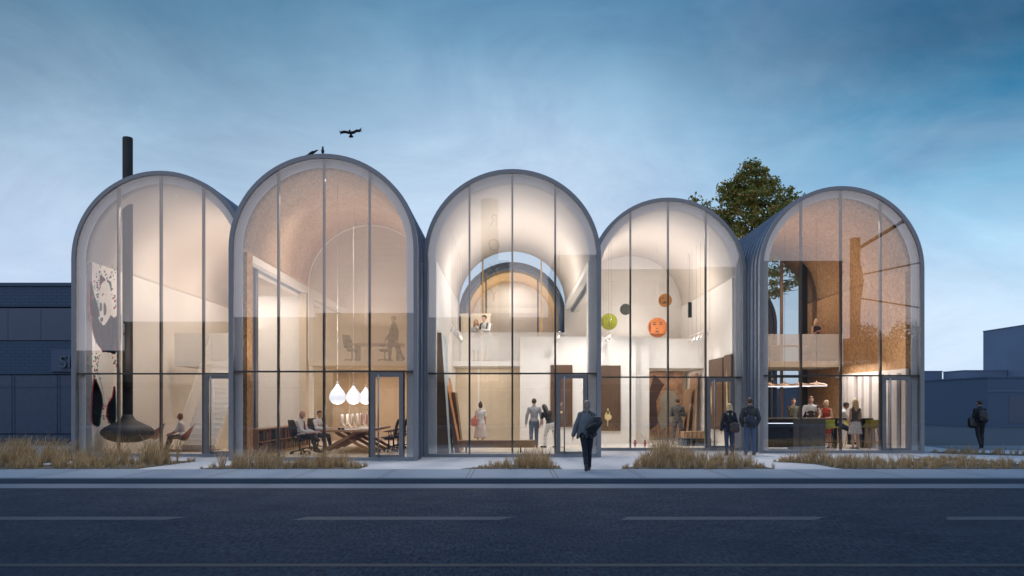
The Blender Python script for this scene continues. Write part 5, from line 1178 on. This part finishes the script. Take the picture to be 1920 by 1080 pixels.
SL = [((12.60, 27.95), 185, 'yellow stool just right of the person in the patterned skirt'), ((12.50, 29.3), 20, 'yellow stool on the far side of the high table behind the patterned skirt'), ((11.55, 30.1), 5, 'yellow stool at the left far side of the high table'),
      ((12.15, 30.2), 0, 'yellow stool farthest back under the mezzanine'), ((12.72, 28.8), 200, 'yellow stool close to the door side of the high table')]
for (x, y), a, lab in SL: stool((x, y, .022), radians(a), lab, YEL, M_OAK)
t = empty('high_table', (12.2, 28.9, .02), 'long black high table surrounded by yellow stools', 'table'); bpy.context.view_layer.update()
MB().box(11.35, 12.85, 28.45, 29.15, 1.03, 1.08).build('tabletop', M_DARK, t)
for x in (11.6, 12.62): MB().box(x - .06, x + .06, 28.7, 28.9, .02, 1.03).build('leg', M_DARK, t)
# mezzanine furniture
t = empty('lounge_table', (11.5, 33.0, 3.26), 'oak table with a turned pedestal on the bar mezzanine', 'table'); bpy.context.view_layer.update()
MB().box(10.3, 12.3, 32.6, 33.3, 3.95, 3.99).build('tabletop', M_OAK, t)
MB().lathe((11.9, 32.95, 3.26), [(.25, 0), (.1, .04), (.04, .2), (.04, .5), (.12, .66), (.2, .69)], 20).build('pedestal', M_OAK, t)
MB().box(10.4, 10.46, 32.65, 33.25, 3.26, 3.95).box(10.9, 10.96, 32.65, 33.25, 3.26, 3.95).build('leg', M_OAK, t)
SOFA = mat('charcoal_upholstery', (.05, .05, .052), .9, var=.2, scale=8)
for k, (x, lab) in enumerate(((10.7, 'dark rounded armchair behind the left part of the bar mezzanine screen'), (12.5, 'dark rounded armchair beside the person in the black dress'))):
    t = empty('lounge_armchair', (x, 33.6, 3.26), lab, 'armchair', 'dark lounge armchairs on the bar mezzanine'); bpy.context.view_layer.update()
    m = MB(); m.ell((x, 33.6, 3.68), (.40, .34, .14)); m.build('seat', SOFA, t)
    m = MB(); 
    for a in range(-7, 8): q = a * pi / 14; m.cap((x + .38 * sin(q), 33.6 + .34 * cos(q), 3.68), (x + .42 * sin(q), 33.6 + .38 * cos(q), 3.88 + .12 * cos(q)), .07, .06, 8)
    remesh_o = m; m.v = [v - V(t.location) for v in m.v]; remesh(m, 'backrest', SOFA, t, .02, 2)
    for sx in (-1, 1): MB().tube([(x + sx * .2, 33.5, 3.6), (x + sx * .3, 33.4, 3.26)], .018, 8).build('leg', M_OAK, t)
# ================================================================ crows
CRW = mat('crow_feathers', (.006, .007, .010), .5, var=.3, scale=20)
def perched(loc, rz, lab, upright):
    t = empty('crow', loc, lab, 'bird', 'black crows on and over the tallest roof', rz); b = MB()
    if upright:
        b.ell((0, 0, .19), (.075, .075, .12)); b.ell((0, -.01, .31), (.045, .045, .07)); b.ell((.01, -.02, .37), (.038, .045, .036)); b.cap((.03, -.03, .375), (.11, -.06, .365), .014, .004); b.cap((0, .05, .12), (0, .12, .02), .04, .02)
    else:
        R = Matrix.Rotation(radians(-28), 3, 'Y')
        b.ell((0, 0, .16), (.15, .07, .07), R=R); b.cap((.10, 0, .20), (.19, 0, .26), .05, .035); b.ell((.20, 0, .265), (.042, .034, .034)); b.cap((.23, 0, .265), (.31, 0, .245), .013, .004); b.cap((-.12, 0, .10), (-.33, 0, .02), .04, .018)
        for s in (-1, 1): b.ell((-.05, s * .055, .15), (.16, .02, .045), R=R)
    remesh(b, 'body', CRW, t, .008, 1)
    l = MB()
    for s in (-1, 1): l.tube([(.0, s * .03, .12), (.01, s * .03, -.01), (.05, s * .035, -.012)], .006, 6)
    l.build('leg_pair', CRW, t, local=True); t.scale = (.62, .62, .62)
perched((-5.66, 22.7, 8.625), 0, 'crow leaning forward on the tallest vault, left of the other', False)
perched((-5.37, 22.7, 8.65), 0, 'upright crow perched at the top of the tallest vault', True)
c = at(657, 248, 24.0); t = empty('crow', c, 'crow flying with spread wings above the roofs', 'bird', 'black crows on and over the tallest roof')
b = MB(); b.ell((0, .02, -.01), (.05, .12, .05)); b.ell((.0, -.13, .02), (.035, .045, .033)); b.cap((0, -.17, .02), (0, -.22, .01), .012, .003)
remesh(b, 'body', CRW, t, .009, 1)
def wing(s):
    m = MB(); pts = [(.03, .03), (.12, .045), (.22, .05 + (.05 if s > 0 else .01)), (.31, .09 if s > 0 else .04), (.36, .13 if s > 0 else .03)]
    lead = [V((s * x, -.02, z)) for x, z in pts]; n = len(lead)
    trail = [p + V((0, .10, -.075 * (1 - i / n * .3))) for i, p in enumerate(lead)]
    for off in (0, .01): m.v += [p + V((0, off, 0)) for p in lead + trail]
    for i in range(n - 1):
        for o in (0, 2 * n): m.f.append((o + i, o + i + 1, o + n + i + 1, o + n + i)); m.sm.append(True)
        m.f.append((i, i + 1, 2 * n + i + 1, 2 * n + i)); m.f.append((n + i, n + i + 1, 3 * n + i + 1, 3 * n + i)); m.sm += [True, True]
    for k in range(5): a = lead[-1].lerp(trail[-1], k / 4); m.cap(a, a + V((s * (.055 - .008 * k), .02, .03 - .018 * k)), .010, .004, 6)
    m.build('wing', CRW, t, local=True)
wing(-1); wing(1); t.scale = (.84, .84, .84)
m = MB()
for k in range(-4, 5): a = k * .16; m.cap((0, .08, -.03), (sin(a) * .13, .13, -.03 - cos(a) * .115), .016, .012, 6)
m.build('tail', CRW, t, local=True)
# ================================================================ tree
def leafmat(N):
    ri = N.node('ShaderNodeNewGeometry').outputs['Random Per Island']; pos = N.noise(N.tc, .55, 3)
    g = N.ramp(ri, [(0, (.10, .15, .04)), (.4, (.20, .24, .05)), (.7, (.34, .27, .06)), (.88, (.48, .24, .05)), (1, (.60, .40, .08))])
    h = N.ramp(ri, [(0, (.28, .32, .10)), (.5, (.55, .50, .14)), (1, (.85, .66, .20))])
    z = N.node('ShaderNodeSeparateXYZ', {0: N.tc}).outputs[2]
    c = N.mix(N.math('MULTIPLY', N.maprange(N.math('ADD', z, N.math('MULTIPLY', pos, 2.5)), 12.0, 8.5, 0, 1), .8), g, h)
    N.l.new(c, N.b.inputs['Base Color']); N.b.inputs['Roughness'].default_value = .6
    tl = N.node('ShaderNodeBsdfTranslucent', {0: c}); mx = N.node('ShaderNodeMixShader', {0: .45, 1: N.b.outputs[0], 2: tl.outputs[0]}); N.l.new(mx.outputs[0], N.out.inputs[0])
t = empty('maple_tree', (12.1, 40.5, 0), 'autumn maple tree rising between the two right pavilions', 'tree'); bpy.context.view_layer.update()
rng = random.Random(11); tr = MB(); base = V((12.1, 40.5, 0)); tips = []
tr.tube([base, base + V((.1, 0, 3)), base + V((-.05, .1, 6.5)), base + V((.05, 0, 9.5)), base + V((.0, 0, 12.8))], [.20, .17, .13, .08, .02], 10)
for k in range(26):
    z = rng.uniform(6.6, 12.4); a = k * 2.4; L = rng.uniform(.8, 1.2) * (3.0 if z < 10.2 else (1.9 if z < 11.4 else 1.0)) * (.8 if z < 7.5 else 1)
    d = V((cos(a), sin(a) * .8, rng.uniform(.15, .5))).normalized(); p0 = V((base.x, base.y, z)); p1 = p0 + d * L * .5 + V((0, 0, .1)); p2 = p0 + d * L
    tr.tube([p0, p1, p2], [.045, .03, .012], 6); tips.append((p1, .45)); tips.append((p2, .6))
    for q in range(3): e = p1.lerp(p2, rng.random()) + V((rng.gauss(0, .4), rng.gauss(0, .4), rng.gauss(.1, .3))); tr.tube([p1, e], [.02, .008], 5); tips.append((e, .45))
tr.build('trunk', mat('maple_bark', (.05, .04, .032), .9, var=.3, scale=8), t)
def inside(px, py, rg):   # uneven outline of the crown in its own X/Z plane
    return True
lf = MB(); org = V((12.1, 40.5, 0))
OUT = [(14.15, .2), (13.6, .75), (13.0, 1.15), (12.4, 1.25), (12.1, 2.2), (11.8, 3.1), (11.3, 3.3), (10.6, 3.1), (9.6, 2.9), (8.8, 2.6), (8.0, 2.3), (7.2, 1.6), (6.8, 1.0)]
def rad(z):
    for (z1, r1), (z0, r0) in zip(OUT, OUT[1:]):
        if z0 <= z <= z1: return r0 + (r1 - r0) * (z - z0) / (z1 - z0)
    return 0
clumps = []
for k in range(290):
    z = rng.triangular(6.9, 14.1, 11); r = rad(z) * rng.uniform(.35, 1.08); a = rng.uniform(0, 2 * pi)
    clumps.append((V((base.x + r * cos(a), base.y + r * sin(a) * .9, z + rng.gauss(0, .12))), rng.uniform(.20, .42)))
for c, r in tips:
    if c.z < 13 and c.z > 6.8 and (V((c.x - base.x, c.y - base.y, 0)).length < rad(c.z) + .3): clumps.append((c, r * .7))
def leaf(mb, p, s, n_):
    a, b, d = basis(n_); r = rng.uniform(0, 6.28); a, b = a * cos(r) + b * sin(r), b * cos(r) - a * sin(r)
    k = len(mb.v); mb.v += [p - b * s, p + a * s * .75 - b * s * .2, p + a * s * .35 + b * s * .1, p + a * s * .5 + b * s * .6, p + b * s * 1.1 + d * s * .15, p - a * s * .5 + b * s * .6, p - a * s * .35 + b * s * .1, p - a * s * .75 - b * s * .2]
    mb.f.append(tuple(range(k, k + 8))); mb.sm.append(False)
for c, r in clumps:
    for q in range(int(46 * r / .32)):
        u = V((rng.gauss(0, 1), rng.gauss(0, 1), rng.gauss(0, .75))); u = u.normalized() * r * rng.random() ** .5
        n_ = (u.normalized() + V((rng.gauss(0, .5), rng.gauss(0, .5), .6 + rng.gauss(0, .4)))).normalized(); leaf(lf, c + u, rng.uniform(.05, .10), n_)
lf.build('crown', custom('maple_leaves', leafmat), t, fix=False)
# ================================================================ grasses
def grassmat(N):
    ri = N.node('ShaderNodeNewGeometry').outputs['Random Per Island']; pos = N.noise(N.tc, 1.4, 4, .6)
    c = N.ramp(ri, [(0, (.15, .095, .045)), (.35, (.34, .235, .125)), (.7, (.58, .42, .235)), (.93, (.84, .65, .40)), (1, (.24, .18, .075))])
    c = N.mix(N.maprange(pos, .35, .65, 0, .45), c, (.38, .24, .10))
    N.l.new(c, N.b.inputs['Base Color']); N.b.inputs['Roughness'].default_value = .8
    tl = N.node('ShaderNodeBsdfTranslucent', {0: c}); mx = N.node('ShaderNodeMixShader', {0: .3, 1: N.b.outputs[0], 2: tl.outputs[0]}); N.l.new(mx.outputs[0], N.out.inputs[0])
MGR = custom('dry_grass', grassmat)
def inpoly(x, y, P_):
    c = False
    for i in range(len(P_)):
        (x1, y1), (x2, y2) = P_[i - 1], P_[i]
        if (y1 > y) != (y2 > y) and x < (x2 - x1) * (y - y1) / (y2 - y1) + x1: c = not c
    return c
def bed(poly, hf, dens, lab, seed=1):
    rng = random.Random(seed); xs = [p[0] for p in poly]; ys = [p[1] for p in poly]; area = (max(xs) - min(xs)) * (max(ys) - min(ys)); g = MB()
    sheet('planting_soil', [(x, y, .004) for x, y in poly], M_SOIL)
    for k in range(int(area * dens)):
        cx, cy = rng.uniform(min(xs), max(xs)), rng.uniform(min(ys), max(ys))
        if not inpoly(cx, cy, poly): continue
        h0 = .88 * hf(cx, cy) * rng.choice((.35, .6, .8, 1, 1, 1.3)) * rng.uniform(.85, 1.15)
        if not all(inpoly(cx + a_, cy + b_, poly) for a_, b_ in ((.28, 0), (-.28, 0), (0, .25))): h0 *= .5
        for q in range(30):
            a = rng.uniform(0, 2 * pi); s = rng.random() ** .8; h = h0 * rng.uniform(.45, 1.25); ld = .10 + s * 1.0; w = rng.uniform(.0016, .0036)
            d = V((cos(a), sin(a), 0)); pt = [V((cx, cy, 0)) + d * .04 * rng.random()]
            wd_ = d * ld * h * .55 + V((.06, 0, 0)) * h
            pt += [pt[0] + wd_ * .25 + V((0, 0, h * .5)), pt[0] + wd_ * .75 + V((0, 0, h * .85)), pt[0] + wd_ * 1.3 + V((0, 0, h * (1.0 - .25 * s)))]
            pr = V((-sin(a) * .35 + .8, cos(a) * .35, 0)).normalized(); k0 = len(g.v)
            head = rng.random() < .22 and h0 > .3
            for p_, ww in zip(pt, (w, w * .9, w * (.7 if not head else 1.6), w * (.15 if not head else .5))): g.v += [p_ - pr * ww, p_ + pr * ww]
            for i in range(3): g.f.append((k0 + 2 * i, k0 + 2 * i + 1, k0 + 2 * i + 3, k0 + 2 * i + 2)); g.sm.append(False)
    return tag(g.build('ornamental_grass', MGR, fix=False), lab, 'grass', kind='stuff')
def bump_(x, c, w): return math.exp(-((x - c) / w) ** 2)
bed([(-17, 19.62), (-9.2, 19.62), (-8.75, 22.3), (-11.6, 22.5), (-11.9, 21.0), (-12.7, 21.0), (-12.0, 23.3), (-17, 24.0)],
    lambda x, y: .24 + .50 * bump_(x, -12.9 - .1, 1.5) * (.5 + .5 * (y > 20.3)) + .42 * bump_(x, -9.7, 1.0) * (y > 20.4) , 21, 'tall tan grass bed in front of the brick building and black flue', 1)
bed([(-7.7, 19.62), (-3.75, 19.62), (-3.7, 20.4), (-4.8, 21.4), (-7.0, 21.7), (-7.4, 20.6)], lambda x, y: .26 + .22 * bump_(x, -6.9, .9) + .1 * bump_(x, -4.6, .5), 26, 'tan grass bed in front of the desk pavilion', 2)
bed([(-1.3, 19.62), (1.25, 19.62), (1.15, 20.5), (.5, 21.2), (-.2, 21.0)], lambda x, y: .14 + .30 * bump_(x, .6, .7), 34, 'small tan grass bed in front of the gallery door', 3)
bed([(2.65, 19.62), (6.45, 19.62), (6.4, 20.8), (5.6, 21.9), (3.6, 22.0), (3.2, 20.6)], lambda x, y: .22 + .52 * bump_(x, 3.9, .75) * (y > 19.9) + .18 * bump_(x, 5.6, .7), 30, 'tallest tan grass bed in front of the round portraits pavilion', 4)
bed([(8.1, 19.62), (16, 19.62), (16, 21.2), (12.5, 21.3), (8.6, 22.8), (7.8, 22.8), (7.2, 22.0), (8.0, 21.3)], lambda x, y: .22 + .14 * bump_(x, 8.4, .8), 26, 'long low tan grass bed in front of the bar pavilion', 5)
bed([(11.4, 22.4), (13.2, 21.9), (13.4, 22.4), (12.8, 23.2), (11.6, 23.2)], lambda x, y: .22, 30, 'small tan grass patch before the bar door', 6)
bed([(13.6, 26.6), (14.0, 25.4), (16.6, 24.2), (16.7, 24.7), (14.8, 26.6)], lambda x, y: .26, 26, 'narrow tan grass strip beside the right pavilion', 7)
